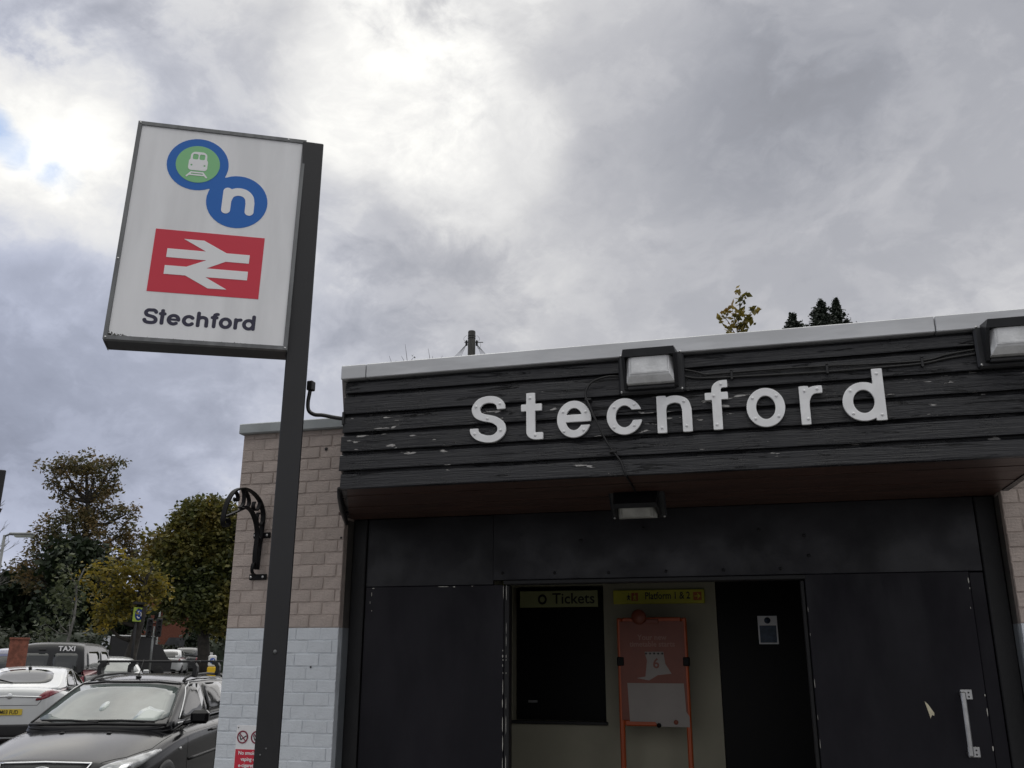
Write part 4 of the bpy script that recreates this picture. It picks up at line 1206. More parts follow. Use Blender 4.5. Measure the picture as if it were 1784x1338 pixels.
# ---- charcoal estate, nose towards the camera, roof bars
fx, fy, fyaw = -7.199, 9.745, -1.2798
est = Car('estate_car', 'charcoal estate car with empty roof bars parked beside the brick wall', 'car', (fx, fy, 0), fyaw, MATS['paint_charcoal'],
    width=[(2.20, .50), (2.16, .66), (2.06, .76), (1.90, .825), (1.55, .875), (1.0, .90), (.2, .905), (-1.2, .90), (-1.9, .865), (-2.15, .78), (-2.26, .66)],
    shoulder=[(2.20, .56), (2.17, .640), (2.10, .695), (1.90, .725), (1.55, .785), (1.0, .905), (.2, .945), (-1.2, .97), (-2.26, .985)],
    cabin_inset=.13,
    roof=[(1.10, .965), (.90, 1.045), (.55, 1.225), (.22, 1.372), (.05, 1.415), (-.35, 1.455), (-1.0, 1.46), (-1.6, 1.435), (-1.95, 1.38), (-2.12, 1.15), (-2.22, 1.0)],
    tumble=.36, crown=[(2.2, .03), (2.10, .045), (1.9, .075), (1.55, .105), (1.0, .075), (.2, .055)], roof_crown=.03)
wsn = est.patch('windscreen', 'x', [(-.735, 1.000), (.735, 1.000), (.660, 1.20), (.575, 1.378), (-.575, 1.378), (-.660, 1.20)], 'screen_glass', off=.006, rings=5, smooth=2, dens=.08)
est.line('screen_seal', 'x', [(-.72, 1.0), (-.65, 1.2), (-.57, 1.375), (-.3, 1.40), (.3, 1.40), (.57, 1.375), (.65, 1.2), (.72, 1.0)], .010, 'trim_black', wsn, .004)
for sy, ax in ((1, 'y'), (-1, '-y')):
    g = est.patch('side_window', ax, [(.74, 1.015), (-.28, 1.03), (-.28, 1.375), (.02, 1.375), (.28, 1.28)], 'tint_glass', rings=3, smooth=1)
    est.patch('side_window', ax, [(-.36, 1.03), (-1.17, 1.045), (-1.22, 1.37), (-.36, 1.378)], 'tint_glass', rings=3, smooth=1)
    est.patch('quarter_window', ax, [(-1.27, 1.05), (-1.82, 1.09), (-1.80, 1.32), (-1.30, 1.368)], 'tint_glass', rings=2, smooth=1)
    est.line('waist_trim', ax, [(.78, .985), (.2, .992), (-.5, 1.005), (-1.2, 1.02), (-1.85, 1.06)], .013, 'trim_silver', None, .004)
    est.line('window_surround', ax, [(.70, 1.03), (.42, 1.20), (.20, 1.335), (-.05, 1.40), (-.8, 1.408), (-1.5, 1.39), (-1.85, 1.33)], .008, 'trim_silver', None, .004)
    est.line('rubbing_strip', ax, [(.70, .62), (-.3, .63), (-1.2, .64)], .018, 'trim_black', None, .0)
    est.line('door_gap', ax, [(.72, .95), (.76, .6), (.68, .3)], .004, 'trim_black', None, -.001)
    est.line('door_gap', ax, [(-.32, 1.0), (-.33, .6), (-.32, .3)], .004, 'trim_black', None, -.001)
    est.line('door_handle', ax, [(-.08, .86), (-.26, .865)], .014, 'trim_black', None, .018)
    est.patch('side_repeater', ax, [(1.02, .735), (.95, .735), (.95, .765), (1.02, .765)], 'lens_clear', rings=1)
    # swept headlamp on the corner of the wing
    hl = est.patch('headlight', 'x', [(sy * .46, .600), (sy * .60, .580), (sy * .76, .62), (sy * .850, .755), (sy * .835, .790), (sy * .70, .740), (sy * .52, .690)], 'lens_clear', rings=4, smooth=2, off=.010, dens=.05)
    est.patch('headlight_reflector', 'x', [(sy * .53, .610), (sy * .62, .610), (sy * .63, .675), (sy * .55, .670)], 'chrome', rings=2, smooth=2, off=.013, parent=hl)
    est.patch('headlight_reflector', 'x', [(sy * .66, .625), (sy * .735, .635), (sy * .76, .705), (sy * .68, .70)], 'chrome', rings=2, smooth=2, off=.013, parent=hl)
    est.line('bonnet_gap', 'z', [(2.10, sy * .50), (1.9, sy * .66), (1.55, sy * .775), (1.05, sy * .80)], .005, 'trim_black', None, -.001)
gr_ = est.patch('grille', 'x', [(-.415, .708), (-.35, .57), (.35, .57), (.415, .708)], 'trim_black', off=.006, rings=3, smooth=1)
est.line('grille_surround', 'x', [(-.425, .712), (0, .722), (.425, .712), (.355, .560), (0, .552), (-.355, .560), (-.425, .712)], .011, 'chrome', gr_, .008)
mb = MB()
h = est.hit((6, 0, .66), (-1, 0, 0))[0]
tor = [(h.x + .012, .085 * math.cos(2 * PI * i / 28), .655 + .036 * math.sin(2 * PI * i / 28)) for i in range(29)]
mb.tube(tor, .006, 6); mb.build('oval_badge', MATS['chrome'], gr_)
est.patch('lower_grille', 'x', [(-.55, .42), (-.5, .30), (.5, .30), (.55, .42)], 'trim_black', off=.004, rings=2, smooth=1)
est.plate('front', .45, 'BV56 LKO', 'plate_white') if False else None
# wipers lying at the foot of the screen
for a, b in (((.60, 1.000), (-.10, 1.012)), ((.02, 1.000), (-.60, 1.012))):
    est.line('wiper', 'x', [a, ((a[0] + b[0]) / 2, 1.014), b], .011, 'trim_black', None, .020)
est.line('cowl', 'x', [(-.72, .985), (0, .998), (.72, .985)], .017, 'trim_black', None, .004)
for y_ in (-.24, .24):
    h = est.hit((1.30, y_, 4), (0, 0, -1))[0]; mb = MB(); mb.cbox(h.x - .018, h.x + .022, y_ - .022, y_ + .022, h.z - .002, h.z + .012, .005); mb.build('washer_jet', MATS['trim_black'], est.t)
est.mirror(.62, .84, 1.045, 'paint_charcoal', .95, (1,))
h = est.hit((-.02, .0, 4), (0, 0, -1))[0]
mb = MB(); mb.cbox(-.06, .02, -.025, .025, h.z - .004, h.z + .025, .01); mb.tube([(-.02, 0, h.z + .02), (-.13, 0, h.z + .21)], [.006, .003], 6); mb.build('aerial', MATS['trim_black'], est.t)
est.line('roof_groove', 'z', [(.05, -.30), (-.10, -.32), (-1.6, -.32)], .006, 'trim_black', None, -.001)
for sy in (-1, 1):
    mb = MB(); rl = [Vector((x, sy * (.555 - .02 * abs(x + .8)), est.hit((x, sy * (.555 - .02 * abs(x + .8)), 4), (0, 0, -1))[0].z + dz)) for x, dz in ((.0, -.003), (-.08, .028), (-.3, .04), (-.9, .042), (-1.5, .04), (-1.72, .028), (-1.8, -.003))]
    mb.tube(rl, .016, 8); mb.build('roof_rail', MATS['trim_black'], est.t)
for x in (-.32, -1.30):
    rk = MB(); zt = 1.50 + .115
    rk.cbox(x - .017, x + .017, -.62, .62, zt, zt + .026, .005)
    bar = rk.build('roof_bar', MATS['trim_black'], est.t)
    for sy in (-1, 1):
        mb = MB(); mb.strip([(x, sy * .50, zt - .002), (x, sy * .545, zt - .012), (x, sy * .575, zt - .05), (x, sy * .578, zt - .10), (x, sy * .56, zt - .165)], (1, 0, 0), .09, .05); mb.build('bar_foot', MATS['trim_black'], bar)
# tax disc and papers against the screen
mat('screen_paper', (.34, .39, .37), .12, coat=.6)
est.patch('screen_paper', 'x', [(.34, 1.015), (.60, 1.015), (.62, 1.11), (.50, 1.13), (.43, 1.155), (.36, 1.12)], 'screen_paper', off=.0075, rings=2, smooth=1, parent=wsn, skirt=.003)
est.patch('tax_disc', 'x', [(-.06 + .042 * math.cos(a_ * PI / 6), 1.155 + .048 * math.sin(a_ * PI / 6)) for a_ in range(12)], 'screen_paper', off=.0075, rings=1, smooth=0, parent=wsn, skirt=.003)
est.wheels((1.33, -1.31), .315, .80)

# ---- white saloon seen from behind
sal = Car('saloon_car', 'white saloon car with red tail lamps facing away towards the road', 'car', (-15.1, 17.1, 0), R(120.5), MATS['paint_white'],
    width=[(2.40, .55), (2.30, .74), (1.9, .86), (1.2, .91), (.2, .92), (-1.0, .915), (-1.8, .87), (-2.2, .78), (-2.38, .62)],
    shoulder=[(2.40, .60), (2.30, .70), (1.9, .82), (1.2, .93), (.2, .97), (-1.0, 1.005), (-1.8, 1.08), (-2.2, 1.09), (-2.34, 1.05), (-2.38, .96)],
    roof=[(1.35, .97), (1.05, 1.08), (.55, 1.30), (.15, 1.44), (-.3, 1.485), (-.8, 1.47), (-1.25, 1.37), (-1.6, 1.24), (-1.95, 1.13), (-2.15, 1.10)],
    tumble=.40, crown=.04, roof_crown=.03)
sal.patch('rear_window', 'z', [(-1.02, -.48), (-1.02, .48), (-1.82, .60), (-1.90, 0), (-1.82, -.60)], 'car_glass', rings=4)
for sy, ax in ((1, 'y'), (-1, '-y')):
    sal.patch('side_window', ax, [(.85, 1.05), (-.28, 1.07), (-.28, 1.40), (.20, 1.40), (.60, 1.24)], 'tint_glass', smooth=1)
    sal.patch('side_window', ax, [(-.36, 1.07), (-1.30, 1.12), (-1.18, 1.27), (-.85, 1.38), (-.36, 1.41)], 'tint_glass', smooth=1)
    sal.line('window_surround', ax, [(.9, 1.04), (-.3, 1.055), (-1.38, 1.11), (-1.2, 1.30), (-.85, 1.41), (-.2, 1.435), (.3, 1.40)], .008, 'chrome', None, .004)
    sal.patch('tail_light', '-x', [(sy * .42, .87), (sy * .60, .90), (sy * .80, 1.02), (sy * .84, 1.085), (sy * .60, 1.065)], 'lens_red', off=.008, rings=3)
    sal.line('door_handle', ax, [(-.1, .93), (-.28, .935)], .014, 'paint_white', None, .018)
    sal.line('door_handle', ax, [(-1.0, .95), (-1.16, .955)], .014, 'paint_white', None, .018)
    sal.line('door_gap', ax, [(-.32, 1.03), (-.33, .6), (-.3, .3)], .004, 'trim_black', None, -.001)
    sal.line('door_gap', ax, [(-1.18, 1.05), (-1.05, .7), (-.98, .3)], .004, 'trim_black', None, -.001)
    sal.line('exhaust', '-x', [(sy * .42, .30), (sy * .56, .30)], .03, 'chrome', None, .01)
sal.line('boot_trim', '-x', [(-.55, .945), (0, .965), (.55, .945)], .015, 'chrome', None, .006)
h = sal.hit((-6, 0, .965), (1, 0, 0))[0]
mb = MB(); mb.lathe([(.052, 0), (.050, .008), (.038, .010), (.0001, .010)], 22, frame((h.x - .006, 0, .965), (0, 1, 0), (0, 0, 1), (-1, 0, 0))); mb.lathe([(.022, .010), (.0001, .016)], 3, frame((h.x - .006, 0, .965), (0, 1, 0), (0, 0, 1), (-1, 0, 0)))
mb.build('round_badge', MATS['chrome'], sal.t)
sal.line('boot_gap', '-x', [(-.60, 1.06), (-.55, .87), (-.50, .80), (.50, .80), (.55, .87), (.60, 1.06)], .005, 'trim_black', None, -.001)
sal.patch('bumper_insert', '-x', [(-.62, .46), (-.72, .24), (.72, .24), (.62, .46)], 'trim_black', off=.006, smooth=1)
sal.plate('rear', .68, 'MM03 FUD', 'plate_yellow')
h = sal.hit((-.95, 0, 4), (0, 0, -1))[0]; mb = MB(); mb.cbox(-1.03, -.93, -.03, .03, h.z - .004, h.z + .03, .01); mb.tube([(-.98, 0, h.z + .02), (-1.04, 0, h.z + .10)], [.006, .003], 5); mb.build('aerial', MATS['trim_black'], sal.t)
sal.line('wiper', 'z', [(-1.86, .10), (-1.62, .42)], .01, 'trim_black', None, .012)
sal.mirror(.78, .90, 1.08, 'paint_white')
sal.wheels((1.38, -1.36), .335, .82)

# ---- black taxi van from behind
tx = Car('taxi_van', 'black taxi van with TAXI lettering above its rear windows', 'taxi', tuple(at(126, 1150, 30).xy) + (.16,), R(117), MATS['paint_taxi'],
    width=[(2.40, .62), (2.28, .80), (1.7, .92), (.6, .95), (-2.0, .95), (-2.30, .93), (-2.36, .90)],
    shoulder=[(2.40, .70), (2.28, .85), (1.7, 1.00), (.6, 1.08), (-2.36, 1.08)],
    roof=[(1.75, 1.02), (1.45, 1.25), (.95, 1.66), (.62, 1.84), (.2, 1.90), (-1.6, 1.90), (-2.20, 1.87), (-2.28, 1.75), (-2.35, 1.10)],
    tumble=.15, crown=.04, roof_crown=.035, square=.4)
for a, b in ((-.66, -.06), (.06, .66)):
    tx.patch('rear_window', '-x', [(a, 1.12), (b, 1.12), (b, 1.62), (a, 1.62)], 'car_glass', smooth=1)
tx.line('door_gap', '-x', [(0, 1.80), (0, .4)], .006, 'trim_black', None, .0)
for sy, ax in ((1, 'y'), (-1, '-y')):
    tx.patch('side_window', ax, [(-.55, 1.16), (-2.0, 1.16), (-2.0, 1.66), (-.55, 1.68)], 'car_glass', smooth=1)
    tx.patch('side_window', ax, [(1.15, 1.12), (-.42, 1.15), (-.42, 1.68), (.55, 1.68)], 'car_glass', smooth=1)
    tx.patch('tail_light', '-x', [(sy * .80, .75), (sy * .90, .75), (sy * .88, 1.2), (sy * .80, 1.2)], 'lens_red', smooth=1)
tx.patch('windscreen', 'x', [(-.74, 1.18), (.74, 1.18), (.60, 1.70), (-.60, 1.70)], 'car_glass', smooth=1)
h = tx.hit((-6, 0, 1.70), (1, 0, 0))[0]
o = obj('taxi_text', text_mesh('TAXI', .17, frame((h.x - .022, .0, 1.685), (0, -1, 0), (0, 0, 1), (-1, 0, 0)), 'taxi_text', .004, .006, 'CENTER', 1.15), 'print_white', tx.t)
o.location.y = -.36
h = tx.hit((-6, .30, 1.72), (1, 0, 0))[0]; mb = MB(); mb.cbox(h.x - .03, h.x, .16, .34, 1.69, 1.73, .006); mb.build('high_brake_light', MATS['trim_black'], tx.t)
tx.plate('rear', .80, 'KX11 TWB', 'plate_yellow') if False else None
tx.mirror(1.15, .96, 1.20, 'paint_taxi', 1.2)
tx.wheels((1.45, -1.50), .33, .84)

# ---- silver hatchback facing the camera behind the taxi
def hatch(name, label, loc, yaw, pm, sc_=1.0, tall=1.47, W=.86, L=1.95, lens=True, group=None, glass='car_glass', est_=False):
    t_ = tall
    back = [(-1.35, t_ - .06), (-1.62, t_ - .22), (-L + .06, 1.02)] if not est_ else [(-1.6, t_ - .03), (-L + .2, t_ - .12), (-L + .05, 1.05)]
    c = Car(name, label, 'car', loc, yaw, MATS[pm],
        width=[(L, W * .62), (L - .08, W * .80), (L - .4, W * .95), (.6, W), (-1.0, W), (-L + .35, W * .95), (-L + .08, W * .85), (-L, W * .72)],
        shoulder=[(L, .62), (L - .08, .72), (L - .4, .82), (1.0, .93), (0, .96), (-1.0, .98), (-L + .08, 1.0), (-L, .95)],
        roof=[(1.2, .97), (.9, 1.10), (.5, 1.30), (.15, t_ - .05), (-.3, t_), (-.9, t_)] + back, tumble=.30, lv=1, group=group)
    c.patch('windscreen', 'x', [(-W * .78, 1.03), (W * .78, 1.03), (W * .62, t_ - .10), (-W * .62, t_ - .10)], glass, smooth=1)
    c.patch('rear_window', '-x', [(-W * .70, 1.06), (W * .70, 1.06), (W * .58, t_ - .12), (-W * .58, t_ - .12)], glass, smooth=1)
    for sy, ax in ((1, 'y'), (-1, '-y')):
        c.patch('side_window', ax, [(.70, 1.02), (-.25, 1.03), (-.25, t_ - .10), (.22, t_ - .10)], 'tint_glass', smooth=1)
        c.patch('side_window', ax, [(-.33, 1.03), (-1.25, 1.06), (-1.15, t_ - .12), (-.33, t_ - .10)], 'tint_glass', smooth=1)
        c.patch('headlight', 'x', [(sy * W * .55, .66), (sy * W * .85, .70), (sy * W * .92, .80), (sy * W * .62, .74)], 'lens_clear', off=.01)
        c.patch('tail_light', '-x', [(sy * W * .72, .78), (sy * W * .92, .80), (sy * W * .88, 1.08), (sy * W * .74, .98)], 'lens_red', off=.008)
    c.patch('grille', 'x', [(-.35, .58), (.35, .58), (.38, .66), (-.38, .66)], 'trim_black', smooth=1)
    c.patch('lower_grille', 'x', [(-.6, .30), (.6, .30), (.55, .44), (-.55, .44)], 'trim_black', smooth=1)
    c.patch('bumper_insert', '-x', [(-.6, .24), (.6, .24), (.6, .36), (-.6, .36)], 'trim_black', smooth=1)
    c.mirror(.62, W - .05, 1.04, pm, .85)
    c.wheels((1.25, -1.25), .30, W - .11, .19)
    return c
def ground_at(px, d): v = at(px, 1150, d); return (v.x, v.y, gz(v.x, v.y))
hatch('hatchback_car', 'silver hatchback facing the camera just beyond the black taxi', ground_at(194, 31), R(-44), 'paint_silver', glass='screen_glass')
wh = hatch('hatchback_car', 'white hatchback driving away up the road past the junction', ground_at(299, 60), R(117), 'paint_white', tall=1.55, W=.90)
wh.plate('rear', .86, 'YK10 OZP', 'plate_yellow', yc=0) if False else None
wh.t.scale = (.92, .92, .92)
mb = MB(); hh = wh.hit((-6, 0, .86), (1, 0, 0))[0].x; mb.cbox(hh - .012, hh - .004, -.26, .26, .80, .91, .002); mb.build('number_plate', MATS['plate_yellow'], wh.t)
hatch('estate_car', 'dark silver estate car waiting beyond the white hatchback', ground_at(334, 66), R(112), 'paint_grey', tall=1.62, W=.92, L=2.2, est_=True)
mp = hatch('people_carrier', 'dark blue people carrier behind the brick wall pillar', ground_at(44, 30), R(122), 'paint_blue', tall=1.72, W=.92, L=2.2, est_=True)
hatch('estate_car', 'dark grey car whose long roof shows behind the blue people carrier', ground_at(70, 34.5), R(128), 'paint_grey', tall=1.62, W=.9, L=2.3, est_=True)
hatch('hatchback_car', 'silver car at the left frame edge behind the low brick wall', ground_at(0, 32), R(40), 'paint_silver', tall=1.55)

# white fronted van under the trees
van = thing('box_van', 'white ended van with dark side parked below the yellowing tree', 'van', ground_at(216, 47), R(70))
van.scale = (.80, .80, .80)
mb = MB(); mb.cbox(-1.6, 1.3, -.98, .98, .45, 2.35, .05); bx = mb.build('van_body', MATS['trim_black'], van)
mb = MB(); mb.cbox(-1.66, -1.605, -.97, .97, .50, 2.34, .02); mb.build('rear_door', MATS['paint_white'], van)
mb = MB(); mb.cbox(-1.64, 1.32, -1.0, 1.0, 2.352, 2.42, .02); mb.build('roof_edge', MATS['paint_white'], van)
mb = MB(); mb.prism([(1.3, .45), (2.5, .45), (2.55, 1.0), (2.2, 1.2), (1.7, 1.9), (1.305, 1.95)], -.92, .92); mb.build('cab', MATS['trim_black'], van)
mb = MB(); mb.prism([(2.21, 1.24), (1.76, 1.86), (1.74, 1.84), (2.18, 1.22)], -.8, .8); mb.build('windscreen', MATS['car_glass'], van)
for x in (-1.0, 1.7):
    for sy in (-1, 1):
        mb = MB(); mb.lathe([(.2, -.1), (.36, -.1), (.37, .08), (.2, .1)], 20, Matrix.Translation((x, sy * .84, .37)) @ Matrix.Rotation(PI / 2, 4, 'X')); mb.build('wheel', MATS['tyre'], van)

# ================================================================== STREET FURNITURE, WALLS, HOUSES
mat('brick_red', (.20, .070, .045), .85, var=.35, vscale=14, bump=.3, bscale=120, rnd=.05)
mat('roof_tile', (.075, .055, .048), .8, var=.4, vscale=9)
mat('render_white', (.62, .62, .60), .7, var=.1)
mat('slate', (.07, .072, .08), .7, var=.3)
mat('galv', (.24, .25, .25), .5, metal=.5, var=.2)
mat('concrete_post', (.20, .20, .195), .8, var=.25, bump=.2)
mat('bollard_white', (.74, .74, .73), .35)
mat('bollard_yellow', (.72, .46, .02), .4)
mat('sign_blue', (.012, .06, .30), .35)
mat('sign_lime', (.34, .46, .04), .35)
mat('lamp_cover', (.42, .45, .40), .2, coat=.5, var=.2)
mat('wood_pole', (.060, .058, .054), .8, var=.4, vscale=5, stretch=(6, 6, .5), bump=.4, bscale=20)
mat('window_dark', (.012, .014, .016), .06, ior=1.6)

# low brick wall with end pillar at the left
wl = thing('garden_wall', 'low red brick wall ending in a square pillar at the left', 'wall', at(29, 1150, 24).xy[:] + (0,), R(132))
mb = MB(); mb.cbox(-.19, .19, -.19, .19, 0, 2.05, .01); mb.build('pillar', MATS['brick_red'], wl)
mb = MB(); mb.cbox(-.115, .115, .2, 4.5, 0, 1.22, .01); mb.build('wall_panel', MATS['brick_red'], wl)
mb = MB(); mb.cbox(-.21, .21, -.21, .21, 2.052, 2.10, .012); mb.build('pillar_cap', MATS['brick_red'], wl)

# street lamp at the left edge
def street_lamp(label, px, d, ztop, arm, yaw, r=.05):
    x, y, g = ground_at(px, d)
    t = thing('street_lamp', label, 'street lamp', (x, y, g), yaw, 'street lamps along the road')
    mb = MB(); mb.lathe([(r * 1.8, 0), (r * 1.8, .9), (r, 1.0), (r * .8, ztop)], 12); mb.build('post', MATS['galv'], t)
    mb = MB(); mb.tube([(0, 0, ztop - .04), (.12, 0, ztop + .02), (.22, 0, ztop + .03)], r * .6, 8); mb.build('arm', MATS['galv'], t)
    mb = MB()
    mb.cbox(.16, .16 + arm, -.10, .10, ztop + .0, ztop + .07, .02); hd = mb.build('lamp_head', MATS['galv'], t)
    mb = MB(); mb.add([(.30, -.085, ztop - .002), (.14 + arm, -.085, ztop - .002), (.14 + arm, .085, ztop - .002), (.30, .085, ztop - .002), (.34, -.06, ztop - .065), (.10 + arm, -.06, ztop - .065), (.10 + arm, .06, ztop - .065), (.34, .06, ztop - .065)],
                      [(0, 1, 2, 3), (4, 5, 6, 7), (0, 1, 5, 4), (1, 2, 6, 5), (2, 3, 7, 6), (3, 0, 4, 7)]); mb.build('lamp_bowl', MATS['lamp_cover'], hd)
    return t
street_lamp('grey street lamp with long glass bowl at the left frame edge', -28, 31, at(4, 932, 31).z - gz(0, 31), .70, R(16))
lb = street_lamp('slim street lamp with flat head in front of the brick house', 269, 55, 4.25 - gz(0, 55), .85, R(35 + 180), .06)

# black panel entering at the left edge
bp_ = thing('projecting_panel', 'black edge of a hanging panel above the bare tree at the left', 'sign', tuple(at(-22, 1150, 14).xy) + (0,), R(35))
v0 = at(-22, 855, 14); u = at(5, 855, 14) - v0; bp_.location = (v0.x, v0.y, 0); bp_.rotation_euler = (0, 0, math.atan2(u.y, u.x))
mb = MB(); mb.cbox(-.22, u.length, -.05, .05, at(0, 884, 14).z, at(0, 819, 14).z, .012); mb.build('panel', MATS['plain_dark'], bp_)
mb = MB(); mb.tube([(0, .12, 0), (0, .12, at(0, 819, 14).z)], .05, 10); mb.build('post', MATS['plain_dark'], bp_)
mb = MB(); mb.cbox(u.length - .12, u.length + .02, -.02, .02, at(0, 892, 14).z, at(0, 885.5, 14).z, .006); mb.build('panel_fixing', MATS['plain_dark'], bp_)

# keep-left bollard on its island
bx_, by_, bg_ = ground_at(370, 45)
isl = MB(); isl.lathe([(1.4, 0), (1.38, .12), (1.2, .13), (.0001, .135)], 24, Matrix.Translation((bx_, by_, bg_ - .02)) @ Matrix.Rotation(R(35), 4, 'Z') @ Matrix.Diagonal((2.4, 1, 1, 1)))
structure(isl.build('traffic_island', MATS['kerb_stone']))
bo = thing('keep_left_bollard', 'white and yellow keep left bollard on the traffic island', 'bollard', (bx_, by_, bg_ + .10), R(38))
mb = MB(); mb.cbox(-.19, .19, -.10, .10, .02, .48, .04); mb.build('lower_shell', MATS['bollard_yellow'], bo)
mb = MB(); mb.cbox(-.175, .175, -.095, .095, .482, .98, .05); up_ = mb.build('upper_shell', MATS['bollard_white'], bo)
mb = MB(); mb.lathe([(.125, 0), (.125, .006), (.0001, .007)], 28, face_frame(0, -.0955, .74)); dsc = mb.build('blue_disc', MATS['sign_blue'], up_)
obj('arrow', outline_mesh(sdf_outline(stroke_field([[(.055, .055), (-.05, -.05)], [(-.05, .02), (-.05, -.05), (.02, -.05)]], .014), -.1, .1, -.1, .1, .005), .002, face_frame(0, -.1035, .74), 'arrow'), 'bollard_white', dsc)

# roundabout sign on a lamp column, leaning tree trunk behind it
x, y, g = ground_at(232, 38)
rs = thing('roundabout_sign', 'lime backed blue roundabout sign on a dark post by the tree', 'sign', (x, y, g), R(88))
zt = at(230, 1058, 38).z - g; zb = at(230, 1083, 38).z - g
mb = MB(); mb.tube([(0, .08, 0), (0, .08, zt + .12)], .05, 10); mb.build('post', MATS['plain_dark'], rs)
mb = MB(); mb.cbox(-.30, .30, -.012, .012, zb, zt, .004); pl = mb.build('sign_plate', MATS['sign_lime'], rs)
zm = (zt + zb) / 2
mb = MB(); mb.lathe([(.22, 0), (.22, .004), (.0001, .005)], 28, face_frame(0, -.0125, zm)); d_ = mb.build('blue_disc', MATS['sign_blue'], pl)
for k in range(3):
    a0 = 90 + 120 * k
    obj('curved_arrow', outline_mesh(sdf_outline(stroke_field([arc(0, 0, .12, .12, a0, a0 + 85, 10)], .022), -.2, .2, -.2, .2, .008), .002, face_frame(0, -.0185, zm), 'curved_arrow'), 'bollard_white', d_)
mb = MB(); mb.cbox(-.33, .33, -.09, .09, zt + .10, zt + .20, .02); mb.build('sign_light', MATS['plain_dark'], rs)

x, y, g = ground_at(262, 46)
tl = thing('traffic_light', 'black traffic light heads on a grey post before the hedge', 'traffic light', (x, y, g), R(40))
ztl = at(262, 1093, 46).z - g
mb = MB(); mb.tube([(0, 0, 0), (0, 0, ztl + .05)], .055, 10); mb.build('post', MATS['galv'], tl)
for sx in (-1, 1):
    mb = MB(); mb.cbox(sx * .20 - .13, sx * .20 + .13, -.12, .10, ztl - .42, ztl + .40, .03); hd = mb.build('signal_head', MATS['plain_dark'], tl)
    for k in range(3):
        mb = MB(); M_ = face_frame(sx * .20, -.121, ztl + .25 - k * .25); mb.lathe([(.085, .0), (.085, .10), (.075, .10), (.075, .004), (.0001, .004)], 14, M_); mb.build('lens_hood', MATS['trim_black'], hd)

# small pale signs beside the junction
x, y, g = ground_at(357, 63)
nsn = thing('street_name_plate', 'low white street name plate in front of the dark hedge', 'sign', (x, y, g), R(35))
z0 = at(357, 1140, 63).z - g
mb = MB(); mb.cbox(-.45, .45, -.02, .02, z0 - .10, z0 + .12, .006); mb.build('name_plate', MATS['bollard_white'], nsn)
mb = MB()
for s in (-1, 1): mb.cbox(s * .3 - .03, s * .3 + .03, .021, .07, 0, z0 + .1, .005)
mb.build('plate_post', MATS['plain_dark'], nsn)

# telegraph pole behind the station roof, wires splayed from its head
tp = thing('telegraph_pole', 'dark wooden telegraph pole with splayed wires behind the station roof', 'pole', tuple(at(812.5, 1150, 24).xy) + (0,))
zt = at(812.5, 577, 24).z; k = at(819, 600, 24) - at(806, 600, 24); rp = k.length / 2
mb = MB(); mb.lathe([(rp * 1.5, 0), (rp * 1.03, zt - 1.2), (rp, zt - .02), (rp * .93, zt)], 16); pst = mb.build('post', MATS['wood_pole'], tp)
mb = MB()
for z in (.13, .20): mb.lathe([(rp * 1.04, zt - z), (rp * 1.07, zt - z - .015), (rp * 1.04, zt - z - .03)], 16)
mb.build('pole_band', MATS['trim_black'], pst)
ex = Vector((RIGHT.x, RIGHT.y, 0)).normalized()
mb = MB()
for s in (-1, 1):
    for q in range(5):
        a = ex * (s * (rp + .02 + .012 * q)) + Vector((0, 0, zt - .34 - .02 * q)); b = ex * (s * (rp + .20 + .045 * q)) + Vector((0, .0, zt - .78 - .0 * q))
        e_ = ex * (s * (6 + q)) + Vector((-ex.y, ex.x, 0)) * (10 + q) + Vector((0, 0, zt - 5))
        b2 = a.lerp(b, 3.2)
        mb.tube([a, a.lerp(b, .5), b, b2], .0045, 5)
    loop = [ex * (s * (rp + .03 + .09 * math.sin(t_))) + Vector((0, 0, zt - .12 - .22 * t_ / PI)) for t_ in np.linspace(0, PI, 10)]
    mb.tube(loop, .004, 5)
    loop = [ex * (s * (rp + .10 + .05 * math.cos(t_))) + Vector((0, 0, zt - .42 + .10 * math.sin(t_))) for t_ in np.linspace(0, 2 * PI, 14)]
    if s > 0: mb.tube(loop, .004, 5)
mb.build('drop_wire', MATS['trim_black'], tp)
mb = MB()
for s in (-1, 1):
    for z in (.31, .35, .40): mb.lathe([(.03, -.03), (.035, 0), (.02, .04)], 8, Matrix.Translation(ex * (s * (rp + .04)) + Vector((0, 0, zt - z))))
    mb.tube([ex * (s * rp) + Vector((0, 0, zt - .33)), ex * (s * (rp + (.22 if s > 0 else .10))) + Vector((0, 0, zt - .33))], .012, 6)
mb.build('insulator', MATS['trim_black'], tp)

# houses beyond the junction
def window(parent, x, z, wd, ht, y, frm='render_white', cols=2):
    mb = MB(); f = .07
    mb.cbox(x, x + wd, y - .05, y + .02, z, z + f, .01); mb.cbox(x, x + wd, y - .05, y + .02, z + ht - f, z + ht, .01)
    for i in range(cols + 1):
        xx = x + (wd - f) * i / cols; mb.cbox(xx, xx + f, y - .048, y + .018, z + f, z + ht - f, .01)
    mb.cbox(x + f, x + wd - f, y - .03, y + .01, z + ht * .66, z + ht * .66 + .05, .008)
    w_ = mb.build('window', MATS[frm], parent)
    mb = MB(); mb.box(x + f * .5, x + wd - f * .5, y - .012, y - .002, z + f * .5, z + ht - f * .5); mb.build('pane', MATS['window_dark'], w_)
    mb = MB(); mb.cbox(x - .08, x + wd + .08, y - .10, y + .0, z - .09, z - .005, .01); mb.build('sill', MATS[frm], w_)
    return w_
